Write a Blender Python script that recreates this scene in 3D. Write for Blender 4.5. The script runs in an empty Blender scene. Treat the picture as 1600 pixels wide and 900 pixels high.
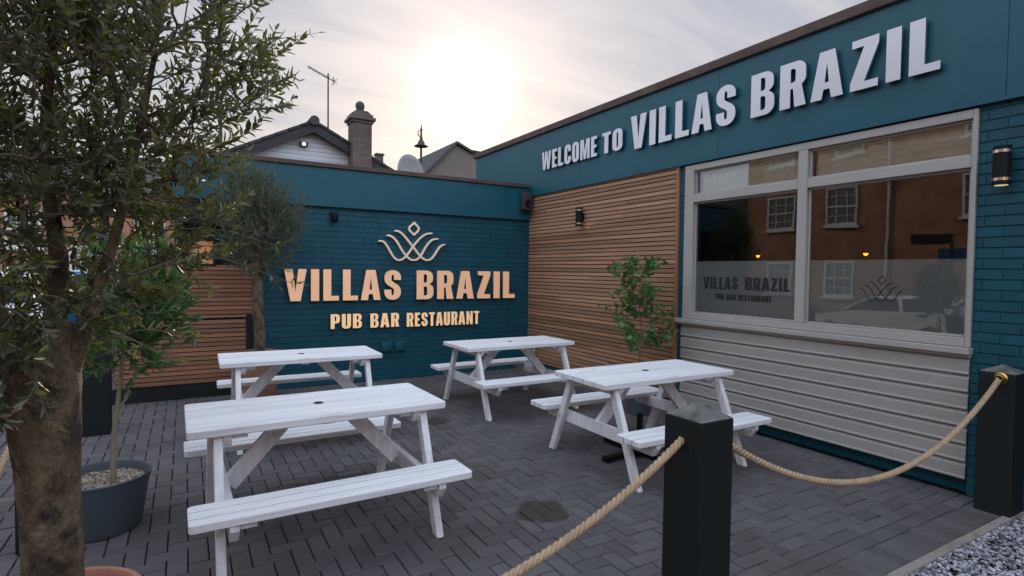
import bpy, bmesh, math, random
import numpy as np
from mathutils import Vector, Matrix
random.seed(7); np.random.seed(7)
SC = bpy.context.scene
COL = SC.collection
R_ = math.radians

# ------------------------------------------------------------------ camera
F_PX, PITCH, ROLL, YAW, CAMH = 869.06, -0.0306, 0.0131, -0.5307, 1.5948
cam = bpy.data.cameras.new('camera'); camo = bpy.data.objects.new('camera', cam); COL.objects.link(camo)
cam.sensor_width = 36; cam.lens = F_PX / 1600 * 36; cam.clip_start = 0.05; cam.clip_end = 2000
fwd = Vector((-math.sin(YAW) * math.cos(PITCH), math.cos(YAW) * math.cos(PITCH), math.sin(PITCH)))
r0 = fwd.cross(Vector((0, 0, 1))).normalized(); u0 = r0.cross(fwd).normalized()
rt = r0 * math.cos(ROLL) + u0 * math.sin(ROLL); up = u0 * math.cos(ROLL) - r0 * math.sin(ROLL)
M = Matrix((rt, up, -fwd)).transposed().to_4x4(); M.translation = (0, 0, CAMH)
camo.matrix_world = M
SC.camera = camo
SC.render.resolution_x = 1600; SC.render.resolution_y = 900

# ------------------------------------------------------------------ sky, sun, exposure
SUN = Vector((0.40641, 0.86134, 0.30485)).normalized()
SUN_EL = math.asin(SUN.z); SUN_AZ = math.atan2(SUN.x, SUN.y)
world = bpy.data.worlds.new('World'); SC.world = world; world.use_nodes = True
nt = world.node_tree; N = nt.nodes; L = nt.links; N.clear()
def wn(t, **k):
    n = N.new(t)
    for a, b in k.items(): setattr(n, a, b)
    return n
def wm(op, a, b=None, c=None, clamp=False):
    n = N.new('ShaderNodeMath'); n.operation = op; n.use_clamp = clamp
    for i, v in enumerate((a, b, c)):
        if v is None: continue
        if isinstance(v, (int, float)): n.inputs[i].default_value = v
        else: L.new(v, n.inputs[i])
    return n.outputs[0]
out = wn('ShaderNodeOutputWorld'); bg = wn('ShaderNodeBackground'); bg.inputs[1].default_value = 0.1
sky = wn('ShaderNodeTexSky'); sky.sky_type = 'NISHITA'; sky.sun_disc = False
sky.sun_elevation = SUN_EL; sky.sun_rotation = SUN_AZ; sky.air_density = 1.0; sky.dust_density = 0.8; sky.ozone_density = 1.0
tc = wn('ShaderNodeTexCoord')
vn = wn('ShaderNodeVectorMath', operation='NORMALIZE'); L.new(tc.outputs['Generated'], vn.inputs[0])
dt = wn('ShaderNodeVectorMath', operation='DOT_PRODUCT'); L.new(vn.outputs[0], dt.inputs[0]); dt.inputs[1].default_value = SUN
c = wm('MAXIMUM', dt.outputs['Value'], 0.0)
g1 = wm('MULTIPLY', wm('POWER', c, 16.0), 2.0)
g2 = wm('MULTIPLY', wm('POWER', c, 60.0), 2.8)
g3 = wm('MULTIPLY', wm('POWER', c, 800.0), 26.0)
sep = wn('ShaderNodeSeparateXYZ'); L.new(vn.outputs[0], sep.inputs[0])
zz = wm('ADD', wm('MAXIMUM', sep.outputs[2], 0.0), 0.12)
px = wm('DIVIDE', sep.outputs[0], zz); py = wm('DIVIDE', sep.outputs[1], zz)
cmb = wn('ShaderNodeCombineXYZ'); L.new(px, cmb.inputs[0]); L.new(py, cmb.inputs[1])
mp = wn('ShaderNodeMapping'); mp.inputs['Rotation'].default_value = (0, 0, R_(35)); mp.inputs['Scale'].default_value = (0.55, 2.4, 1)
L.new(cmb.outputs[0], mp.inputs[0])
nz = wn('ShaderNodeTexNoise'); nz.inputs['Scale'].default_value = 1.6; nz.inputs['Detail'].default_value = 8; nz.inputs['Roughness'].default_value = 0.62; nz.inputs['Distortion'].default_value = 0.5
L.new(mp.outputs[0], nz.inputs['Vector'])
cr = wn('ShaderNodeValToRGB'); cr.color_ramp.elements[0].position = 0.32; cr.color_ramp.elements[1].position = 0.72
cr.color_ramp.elements[0].color = (0.15, 0.15, 0.15, 1); cr.color_ramp.elements[1].color = (1, 1, 1, 1)
L.new(nz.outputs[0], cr.inputs[0])
# thin high cloud lit by the sun: pale lilac away from it, warm cream towards it
cloud = wn('ShaderNodeMixRGB', blend_type='MIX'); L.new(cr.outputs[0], cloud.inputs[0])
cloud.inputs[1].default_value = (3.6, 4.2, 5.5, 1); cloud.inputs[2].default_value = (7.4, 7.2, 7.4, 1)
hz = wm('POWER', wm('SUBTRACT', 1.0, wm('MAXIMUM', sep.outputs[2], 0.0)), 5.0)
hor = wn('ShaderNodeMixRGB'); L.new(wm('MULTIPLY', hz, 0.65), hor.inputs[0]); L.new(cloud.outputs[0], hor.inputs[1]); hor.inputs[2].default_value = (7.2, 5.5, 4.3, 1)
def glow(v, col):
    m = wn('ShaderNodeMixRGB', blend_type='MULTIPLY'); m.inputs[0].default_value = 1; L.new(v, m.inputs[1]); m.inputs[2].default_value = col; return m.outputs[0]
def addc(a, b):
    m = wn('ShaderNodeMixRGB', blend_type='ADD'); m.inputs[0].default_value = 1; L.new(a, m.inputs[1]); L.new(b, m.inputs[2]); return m.outputs[0]
# the sky away from the sun is open, pale blue and much brighter than the veiled part the camera faces
bk = wn('ShaderNodeMapRange'); bk.interpolation_type = 'SMOOTHSTEP'; bk.inputs['From Min'].default_value = .70; bk.inputs['From Max'].default_value = .15; L.new(dt.outputs['Value'], bk.inputs[0])
bm_ = wn('ShaderNodeMixRGB'); L.new(bk.outputs[0], bm_.inputs[0]); L.new(hor.outputs[0], bm_.inputs[1]); bm_.inputs[2].default_value = (17.5, 19.8, 24.0, 1)
tot = addc(bm_.outputs[0], glow(g1, (1.0, .66, .40, 1)))
tot = addc(tot, glow(g2, (1.0, .74, .48, 1)))
tot = addc(tot, glow(g3, (1.0, .86, .66, 1)))
mx = wn('ShaderNodeMixRGB'); mx.inputs[0].default_value = 0.88
L.new(sky.outputs[0], mx.inputs[1]); L.new(tot, mx.inputs[2])
L.new(mx.outputs[0], bg.inputs[0]); L.new(bg.outputs[0], out.inputs[0])

sl = bpy.data.lights.new('sun', 'SUN'); sl.energy = 3.2; sl.angle = R_(0.6); sl.color = (1.0, 0.80, 0.58)
so = bpy.data.objects.new('sun', sl); COL.objects.link(so)
so.rotation_euler = (-SUN).to_track_quat('-Z', 'Y').to_euler(); so.location = (0, 0, 12)
SC.view_settings.view_transform = 'Standard'; SC.view_settings.look = 'None'
SC.view_settings.exposure = 0.0; SC.view_settings.gamma = 1
try: SC.view_settings.use_curve_mapping = False
except Exception: pass

# ------------------------------------------------------------------ materials
def mat(name, col, rough=0.7, metal=0.0, spec=0.5, col2=None, nscale=6.0, nstretch=(1, 1, 1), nmix=0.6, bump=0.0, bscale=40.0,
        bstretch=(1, 1, 1), attr=None, avar=0.25, emis=None, estr=0.0, dirt=None, dscale=1.3, dlo=0.5, dhi=0.7, dstretch=(1, 1, 1)):
    m = bpy.data.materials.new(name); m.use_nodes = True
    n = m.node_tree.nodes; l = m.node_tree.links; b = n['Principled BSDF']
    b.inputs['Roughness'].default_value = rough; b.inputs['Metallic'].default_value = metal
    b.inputs['Specular IOR Level'].default_value = spec
    t = n.new('ShaderNodeTexCoord')
    def noise(scale, stretch, detail=6, rgh=0.6):
        mpn = n.new('ShaderNodeMapping'); mpn.inputs['Scale'].default_value = stretch; l.new(t.outputs['Object'], mpn.inputs[0])
        z = n.new('ShaderNodeTexNoise'); z.inputs['Scale'].default_value = scale; z.inputs['Detail'].default_value = detail; z.inputs['Roughness'].default_value = rgh
        l.new(mpn.outputs[0], z.inputs['Vector']); return z.outputs[0]
    def ramp(sock, lo, hi):
        r = n.new('ShaderNodeMapRange'); r.inputs['From Min'].default_value = lo; r.inputs['From Max'].default_value = hi; l.new(sock, r.inputs[0]); return r.outputs[0]
    c2 = col2 if col2 else tuple(x * 0.72 for x in col)
    mixn = n.new('ShaderNodeMixRGB'); l.new(ramp(noise(nscale, nstretch), 0.35, 0.65), mixn.inputs[0])
    mixn.inputs[1].default_value = (*col, 1); mixn.inputs[2].default_value = tuple(a * (1 - nmix) + b2 * nmix for a, b2 in zip(col, c2)) + (1,)
    cs = mixn.outputs[0]
    if dirt:
        md = n.new('ShaderNodeMixRGB'); l.new(ramp(noise(dscale, dstretch, 9, .68), dlo, dhi), md.inputs[0]); l.new(cs, md.inputs[1]); md.inputs[2].default_value = (*dirt, 1); cs = md.outputs[0]
    if attr:
        a = n.new('ShaderNodeAttribute'); a.attribute_name = attr
        r = n.new('ShaderNodeMapRange'); r.inputs['To Min'].default_value = 1 - avar; r.inputs['To Max'].default_value = 1 + avar; l.new(a.outputs['Fac'], r.inputs[0])
        hs = n.new('ShaderNodeMixRGB'); hs.blend_type = 'MULTIPLY'; hs.inputs[0].default_value = 1; l.new(cs, hs.inputs[1]); l.new(r.outputs[0], hs.inputs[2]); cs = hs.outputs[0]
    l.new(cs, b.inputs['Base Color'])
    rr = n.new('ShaderNodeMapRange'); rr.inputs['To Min'].default_value = max(0.02, rough - 0.08); rr.inputs['To Max'].default_value = min(1, rough + 0.1)
    l.new(noise(nscale * 2.3, nstretch, 4), rr.inputs[0]); l.new(rr.outputs[0], b.inputs['Roughness'])
    if bump > 0:
        bp = n.new('ShaderNodeBump'); bp.inputs['Strength'].default_value = 1.0; bp.inputs['Distance'].default_value = bump
        l.new(noise(bscale, bstretch, 5), bp.inputs['Height']); l.new(bp.outputs[0], b.inputs['Normal'])
    if emis:
        b.inputs['Emission Color'].default_value = (*emis, 1); b.inputs['Emission Strength'].default_value = estr
    return m

def brick_mat(name, c1, c2, mortar, axis='y'):
    m = bpy.data.materials.new(name); m.use_nodes = True
    n = m.node_tree.nodes; l = m.node_tree.links; b = n['Principled BSDF']
    t = n.new('ShaderNodeTexCoord'); s = n.new('ShaderNodeSeparateXYZ'); l.new(t.outputs['Object'], s.inputs[0])
    cb = n.new('ShaderNodeCombineXYZ')
    if axis == 'xy':
        ad = n.new('ShaderNodeMath'); l.new(s.outputs[0], ad.inputs[0]); l.new(s.outputs[1], ad.inputs[1]); l.new(ad.outputs[0], cb.inputs[0])
    else:
        l.new(s.outputs[0 if axis == 'x' else 1], cb.inputs[0])
    l.new(s.outputs[2], cb.inputs[1])
    br = n.new('ShaderNodeTexBrick'); br.inputs['Scale'].default_value = 1; br.inputs['Brick Width'].default_value = .225; br.inputs['Row Height'].default_value = .075
    br.inputs['Mortar Size'].default_value = .006; br.inputs['Color1'].default_value = (*c1, 1); br.inputs['Color2'].default_value = (*c2, 1); br.inputs['Mortar'].default_value = (*mortar, 1)
    l.new(cb.outputs[0], br.inputs['Vector'])
    z = n.new('ShaderNodeTexNoise'); z.inputs['Scale'].default_value = 1.3; z.inputs['Detail'].default_value = 8; l.new(t.outputs['Object'], z.inputs[0])
    r = n.new('ShaderNodeMapRange'); r.inputs['From Min'].default_value = .3; r.inputs['From Max'].default_value = .7; r.inputs['To Min'].default_value = .7; r.inputs['To Max'].default_value = 1.25; l.new(z.outputs[0], r.inputs[0])
    mm = n.new('ShaderNodeMixRGB'); mm.blend_type = 'MULTIPLY'; mm.inputs[0].default_value = 1; l.new(br.outputs[0], mm.inputs[1]); l.new(r.outputs[0], mm.inputs[2])
    l.new(mm.outputs[0], b.inputs['Base Color']); b.inputs['Roughness'].default_value = .85
    bp = n.new('ShaderNodeBump'); bp.inputs['Distance'].default_value = .01; bp.invert = True; l.new(br.outputs['Fac'], bp.inputs['Height']); l.new(bp.outputs[0], b.inputs['Normal'])
    return m

MAT = {}
MAT['teal_paint'] = mat('teal_paint', (.005, .076, .108), .42, spec=.4, col2=(.007, .090, .122), nscale=2.5, bump=.003, bscale=9, bstretch=(1, 1, .6), dirt=(.016, .090, .105), dscale=2.0, dlo=.55, dhi=.85)
MAT['teal_brick'] = mat('teal_brick', (.004, .060, .088), .5, spec=.35, col2=(.007, .076, .106), nscale=5, bump=.002, bscale=55, attr='rnd', avar=.10)
MAT['coping'] = mat('coping', (.085, .055, .045), .8, nscale=12, bump=.003, bscale=120, dirt=(.15, .10, .08), dscale=3)
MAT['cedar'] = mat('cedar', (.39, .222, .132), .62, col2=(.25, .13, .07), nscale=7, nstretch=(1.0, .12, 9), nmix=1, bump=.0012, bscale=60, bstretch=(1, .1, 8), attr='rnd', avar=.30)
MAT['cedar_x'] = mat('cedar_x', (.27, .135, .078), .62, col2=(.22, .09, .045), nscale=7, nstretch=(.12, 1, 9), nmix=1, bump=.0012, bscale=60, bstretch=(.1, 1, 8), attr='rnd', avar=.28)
MAT['cedar_trim'] = mat('cedar_trim', (.33, .16, .08), .6, col2=(.24, .11, .05), nscale=7, nstretch=(1, 1, .1), nmix=1, bump=.001, bscale=60, bstretch=(1, 1, .1))
MAT['greige'] = mat('greige', (.36, .345, .315), .5, col2=(.33, .312, .285), nscale=3, bump=.0006, bscale=60)
MAT['boarding'] = mat('boarding', (.325, .308, .28), .55, col2=(.285, .27, .245), nscale=3, nstretch=(1, .3, 3), bump=.0012, bscale=40, bstretch=(1, .15, 3), dirt=(.28, .25, .23), dscale=1.5, dlo=.58, dhi=.8)
MAT['white_wood'] = mat('white_wood', (.82, .82, .83), .48, col2=(.64, .64, .655), nscale=14, nstretch=(.10, 3, 3), nmix=.9, bump=.004, bscale=46, bstretch=(.06, 2.5, 2.5), attr='rnd', avar=.05, dirt=(.42, .40, .37), dscale=7, dlo=.57, dhi=.80, dstretch=(.35, 1.6, 1.6))
MAT['white_wood_leg'] = mat('white_wood_leg', (.80, .80, .81), .48, col2=(.60, .60, .61), nscale=12, nstretch=(2, 2, .2), nmix=.9, bump=.003, bscale=42, bstretch=(2.5, 2.5, .12), dirt=(.40, .37, .33), dscale=6, dlo=.56, dhi=.80)
MAT['black_timber'] = mat('black_timber', (.008, .013, .0125), .6, spec=.3, col2=(.007, .010, .010), nscale=8, nstretch=(2, 2, .1), bump=.007, bscale=30, bstretch=(3, 3, .10), dirt=(.018, .022, .021), dscale=4, dlo=.62, dhi=.85, dstretch=(2, 2, .4))
MAT['post_cap'] = mat('post_cap', (.035, .04, .038), .7, col2=(.17, .16, .145), nscale=7, nmix=1, bump=.003, bscale=60)
MAT['joint_shade'] = mat('joint_shade', (.035, .035, .033), .95)  # dark strips set into the plank gaps, painting in the shade between boards
MAT['bolt'] = mat('bolt', (.30, .29, .28), .5, metal=.5)
MAT['rope'] = mat('rope', (.42, .30, .19), .9, col2=(.30, .21, .13), nscale=30, bump=.002, bscale=160, dirt=(.24, .17, .11), dscale=7)
MAT['brass'] = mat('brass', (.65, .42, .12), .3, metal=1)
MAT['black_metal'] = mat('black_metal', (.008, .009, .010), .5, spec=.2)
MAT['chrome'] = mat('chrome', (.75, .70, .66), .2, metal=1)
MAT['lens_lit'] = mat('lens_lit', (.6, .5, .3), .4, emis=(1, .8, .45), estr=.6)
MAT['flood_lit'] = mat('flood_lit', (1, .9, .7), .4, emis=(1, .82, .5), estr=3)
MAT['bulb'] = mat('bulb', (1, .6, .2), .4, emis=(1, .34, .04), estr=3.2)
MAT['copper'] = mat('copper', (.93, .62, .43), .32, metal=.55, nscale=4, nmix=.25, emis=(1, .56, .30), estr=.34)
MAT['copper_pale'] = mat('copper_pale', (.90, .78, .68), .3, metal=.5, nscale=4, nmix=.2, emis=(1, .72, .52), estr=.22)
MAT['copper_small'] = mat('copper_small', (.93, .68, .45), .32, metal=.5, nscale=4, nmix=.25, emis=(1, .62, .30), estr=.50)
MAT['copper_side'] = mat('copper_side', (.42, .36, .34), .4, metal=.6)
MAT['white_letter'] = mat('white_letter', (.66, .66, .69), .12, col2=(.64, .64, .67))
MAT['letter_side'] = mat('letter_side', (.055, .085, .10), .4)  # sides of the white letters, their blue shadow put into the colour
MAT['bark'] = mat('bark', (.25, .19, .115), .92, col2=(.09, .055, .03), nscale=11, nstretch=(1, 1, .5), nmix=1, bump=.05, bscale=55, bstretch=(1, 1, .4), dirt=(.032, .021, .013), dscale=8, dlo=.47, dhi=.63)
MAT['twig'] = mat('twig', (.13, .105, .07), .85, nscale=20)
MAT['twig_pale'] = mat('twig_pale', (.26, .24, .16), .85, nscale=20, bump=.002, bscale=60)
MAT['terracotta'] = mat('terracotta', (.42, .19, .13), .8, col2=(.34, .15, .10), nscale=8, bump=.001)
MAT['terracotta_dark'] = mat('terracotta_dark', (.24, .12, .08), .8, nscale=8)
MAT['grey_pot'] = mat('grey_pot', (.065, .085, .105), .42, col2=(.07, .09, .11), nscale=5)
MAT['soil'] = mat('soil', (.06, .045, .03), .95, nscale=30, bump=.01, bscale=60)
MAT['bark_chip'] = mat('bark_chip', (.34, .28, .22), .9, attr='rnd', avar=.55, nscale=30)
MAT['gravel'] = mat('gravel', (.27, .27, .295), .8, attr='rnd', avar=.85, nscale=30)
MAT['kerb'] = mat('kerb', (.27, .245, .22), .9, col2=(.20, .18, .16), nscale=8, bump=.004, bscale=50, dirt=(.10, .09, .075), dscale=6)
MAT['ground'] = mat('ground', (.026, .023, .02), .95, nscale=3, bump=.01)
MAT['asphalt'] = mat('asphalt', (.05, .05, .052), .85, nscale=30, bump=.004, bscale=90)
MAT['slate'] = mat('slate', (.038, .034, .034), .8, nscale=8, bump=.004, attr='rnd', avar=.3)
MAT['weatherboard'] = mat('weatherboard', (.58, .57, .58), .6, nscale=3, nmix=.3)
MAT['brick_chimney'] = brick_mat('brick_chimney', (.13, .088, .066), (.085, .058, .046), (.16, .135, .12), 'xy')
MAT['brick_red'] = brick_mat('brick_red', (.42, .20, .11), (.32, .14, .075), (.42, .33, .26), 'xy')
MAT['white_paint'] = mat('white_paint', (.78, .77, .74), .5)
MAT['dish'] = mat('dish', (.28, .26, .25), .6)
MAT['render_grey'] = mat('render_grey', (.16, .13, .11), .9, nscale=2)
MAT['iron'] = mat('iron', (.03, .03, .03), .6)
MAT['car_white'] = mat('car_white', (.70, .71, .72), .22, nscale=1, nmix=.05)
MAT['car_blue'] = mat('car_blue', (.03, .09, .20), .22, nscale=1, nmix=.05)
MAT['tyre'] = mat('tyre', (.015, .015, .015), .8)
MAT['car_glass'] = mat('car_glass', (.01, .012, .014), .05)
MAT['house_glass'] = mat('house_glass', (.22, .22, .21), .06)
MAT['room'] = mat('room', (.05, .035, .028), .9)
MAT['room_floor'] = mat('room_floor', (.06, .04, .03), .7)
MAT['blind'] = mat('blind', (.85, .82, .70), .85, col2=(.66, .62, .50), nscale=5, nstretch=(1, .4, 3), nmix=1, bump=.03, bscale=7, bstretch=(1, .4, 2))
MAT['vinyl'] = mat('vinyl', (.012, .012, .014), .5)
MAT['speaker'] = mat('speaker', (.045, .035, .035), .7)
MAT['dark_hole'] = mat('dark_hole', (.01, .01, .01), .9)
MAT['mirror'] = mat('mirror', (.8, .75, .7), .04, metal=1, nmix=0)

def leaf_mat(name, top, back, rough, trans=.28):
    m = bpy.data.materials.new(name); m.use_nodes = True
    n = m.node_tree.nodes; l = m.node_tree.links; b = n['Principled BSDF']
    a = n.new('ShaderNodeAttribute'); a.attribute_name = 'rnd'
    mixa = n.new('ShaderNodeMixRGB'); l.new(a.outputs['Fac'], mixa.inputs[0]); mixa.inputs[1].default_value = (*[x * .6 for x in top], 1); mixa.inputs[2].default_value = (*[min(1, x * 1.5) for x in top], 1)
    geo = n.new('ShaderNodeNewGeometry'); mb = n.new('ShaderNodeMixRGB'); l.new(geo.outputs['Backfacing'], mb.inputs[0]); l.new(mixa.outputs[0], mb.inputs[1]); mb.inputs[2].default_value = (*back, 1)
    l.new(mb.outputs[0], b.inputs['Base Color']); b.inputs['Roughness'].default_value = rough; b.inputs['Specular IOR Level'].default_value = .6
    tr = n.new('ShaderNodeBsdfTranslucent'); tc2 = n.new('ShaderNodeMixRGB'); tc2.blend_type = 'MULTIPLY'; tc2.inputs[0].default_value = 1; l.new(mixa.outputs[0], tc2.inputs[1]); tc2.inputs[2].default_value = (2.2, 2.4, .9, 1); l.new(tc2.outputs[0], tr.inputs[0])
    ms = n.new('ShaderNodeMixShader'); ms.inputs[0].default_value = trans; l.new(b.outputs[0], ms.inputs[1]); l.new(tr.outputs[0], ms.inputs[2])
    l.new(ms.outputs[0], n['Material Output'].inputs[0]); return m
MAT['olive_leaf'] = leaf_mat('olive_leaf', (.052, .058, .026), (.12, .125, .085), .36, .32)
MAT['olive_far_leaf'] = leaf_mat('olive_far_leaf', (.07, .095, .065), (.12, .14, .11), .5)
MAT['bay_leaf'] = leaf_mat('bay_leaf', (.045, .105, .035), (.08, .14, .06), .34)
MAT['shrub_leaf'] = leaf_mat('shrub_leaf', (.06, .13, .04), (.08, .15, .06), .45)

def glass_mat():
    m = bpy.data.materials.new('window_glass'); m.use_nodes = True
    n = m.node_tree.nodes; l = m.node_tree.links; n.remove(n['Principled BSDF'])
    gl = n.new('ShaderNodeBsdfGlossy'); gl.inputs['Roughness'].default_value = .004; gl.inputs['Color'].default_value = (1, 1, 1, 1)
    tr = n.new('ShaderNodeBsdfTransparent'); tr.inputs[0].default_value = (.86, .89, .88, 1)
    fr = n.new('ShaderNodeFresnel'); fr.inputs[0].default_value = 1.6
    ad = n.new('ShaderNodeMath'); ad.operation = 'MULTIPLY_ADD'; ad.inputs[1].default_value = 1.3; ad.inputs[2].default_value = .02; ad.use_clamp = True; l.new(fr.outputs[0], ad.inputs[0])
    t = n.new('ShaderNodeTexCoord'); z = n.new('ShaderNodeTexNoise'); z.inputs['Scale'].default_value = 1.2; l.new(t.outputs['Object'], z.inputs[0])
    bp = n.new('ShaderNodeBump'); bp.inputs['Distance'].default_value = .0016; l.new(z.outputs[0], bp.inputs['Height']); l.new(bp.outputs[0], gl.inputs['Normal'])
    ms = n.new('ShaderNodeMixShader'); l.new(ad.outputs[0], ms.inputs[0]); l.new(tr.outputs[0], ms.inputs[1]); l.new(gl.outputs[0], ms.inputs[2])
    l.new(ms.outputs[0], n['Material Output'].inputs[0]); return m
MAT['glass'] = glass_mat()
def film_mat():
    m = bpy.data.materials.new('frosted_film'); m.use_nodes = True
    n = m.node_tree.nodes; l = m.node_tree.links; b = n['Principled BSDF']
    b.inputs['Base Color'].default_value = (.44, .50, .51, 1); b.inputs['Roughness'].default_value = .7
    tr = n.new('ShaderNodeBsdfTransparent'); ms = n.new('ShaderNodeMixShader'); ms.inputs[0].default_value = .86
    l.new(tr.outputs[0], ms.inputs[1]); l.new(b.outputs[0], ms.inputs[2]); l.new(ms.outputs[0], n['Material Output'].inputs[0]); return m
MAT['film'] = film_mat()

def paver_mat():
    m = mat('paver', (.092, .086, .090), .74, col2=(.072, .067, .070), nscale=9, bump=.0022, bscale=150, attr='rnd', avar=.17, dirt=(.060, .050, .045), dscale=.8, dlo=.48, dhi=.72)
    n = m.node_tree.nodes; l = m.node_tree.links; b = n['Principled BSDF']
    src = b.inputs['Base Color'].links[0].from_socket
    t = n.new('ShaderNodeTexCoord')
    z = n.new('ShaderNodeTexNoise'); z.inputs['Scale'].default_value = 6; z.inputs['Detail'].default_value = 5; l.new(t.outputs['Object'], z.inputs[0])
    # two old oily stains on the blocks
    for (x, y, r) in ((2.035, 3.05, .17), (2.265, 5.424, .14)):
        d = n.new('ShaderNodeVectorMath'); d.operation = 'DISTANCE'; l.new(t.outputs['Object'], d.inputs[0]); d.inputs[1].default_value = (x, y, 0)
        ad = n.new('ShaderNodeMath'); ad.operation = 'MULTIPLY_ADD'; l.new(z.outputs[0], ad.inputs[0]); ad.inputs[1].default_value = .16; l.new(d.outputs['Value'], ad.inputs[2])
        mr = n.new('ShaderNodeMapRange'); mr.inputs['From Min'].default_value = r + .07; mr.inputs['From Max'].default_value = r + .10; mr.inputs['To Min'].default_value = .9; mr.inputs['To Max'].default_value = 0; l.new(ad.outputs[0], mr.inputs[0])
        mi = n.new('ShaderNodeMixRGB'); l.new(mr.outputs[0], mi.inputs[0]); l.new(src, mi.inputs[1]); mi.inputs[2].default_value = (.028, .026, .016, 1); src = mi.outputs[0]
    # pale specks of grit
    v = n.new('ShaderNodeTexVoronoi'); v.inputs['Scale'].default_value = 26; l.new(t.outputs['Object'], v.inputs[0])
    lt = n.new('ShaderNodeMath'); lt.operation = 'LESS_THAN'; l.new(v.outputs['Distance'], lt.inputs[0]); lt.inputs[1].default_value = .065
    sp = n.new('ShaderNodeMixRGB'); l.new(lt.outputs[0], sp.inputs[0]); l.new(src, sp.inputs[1]); sp.inputs[2].default_value = (.22, .21, .20, 1); src = sp.outputs[0]
    l.new(src, b.inputs['Base Color']); return m
MAT['paver'] = paver_mat()

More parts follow.
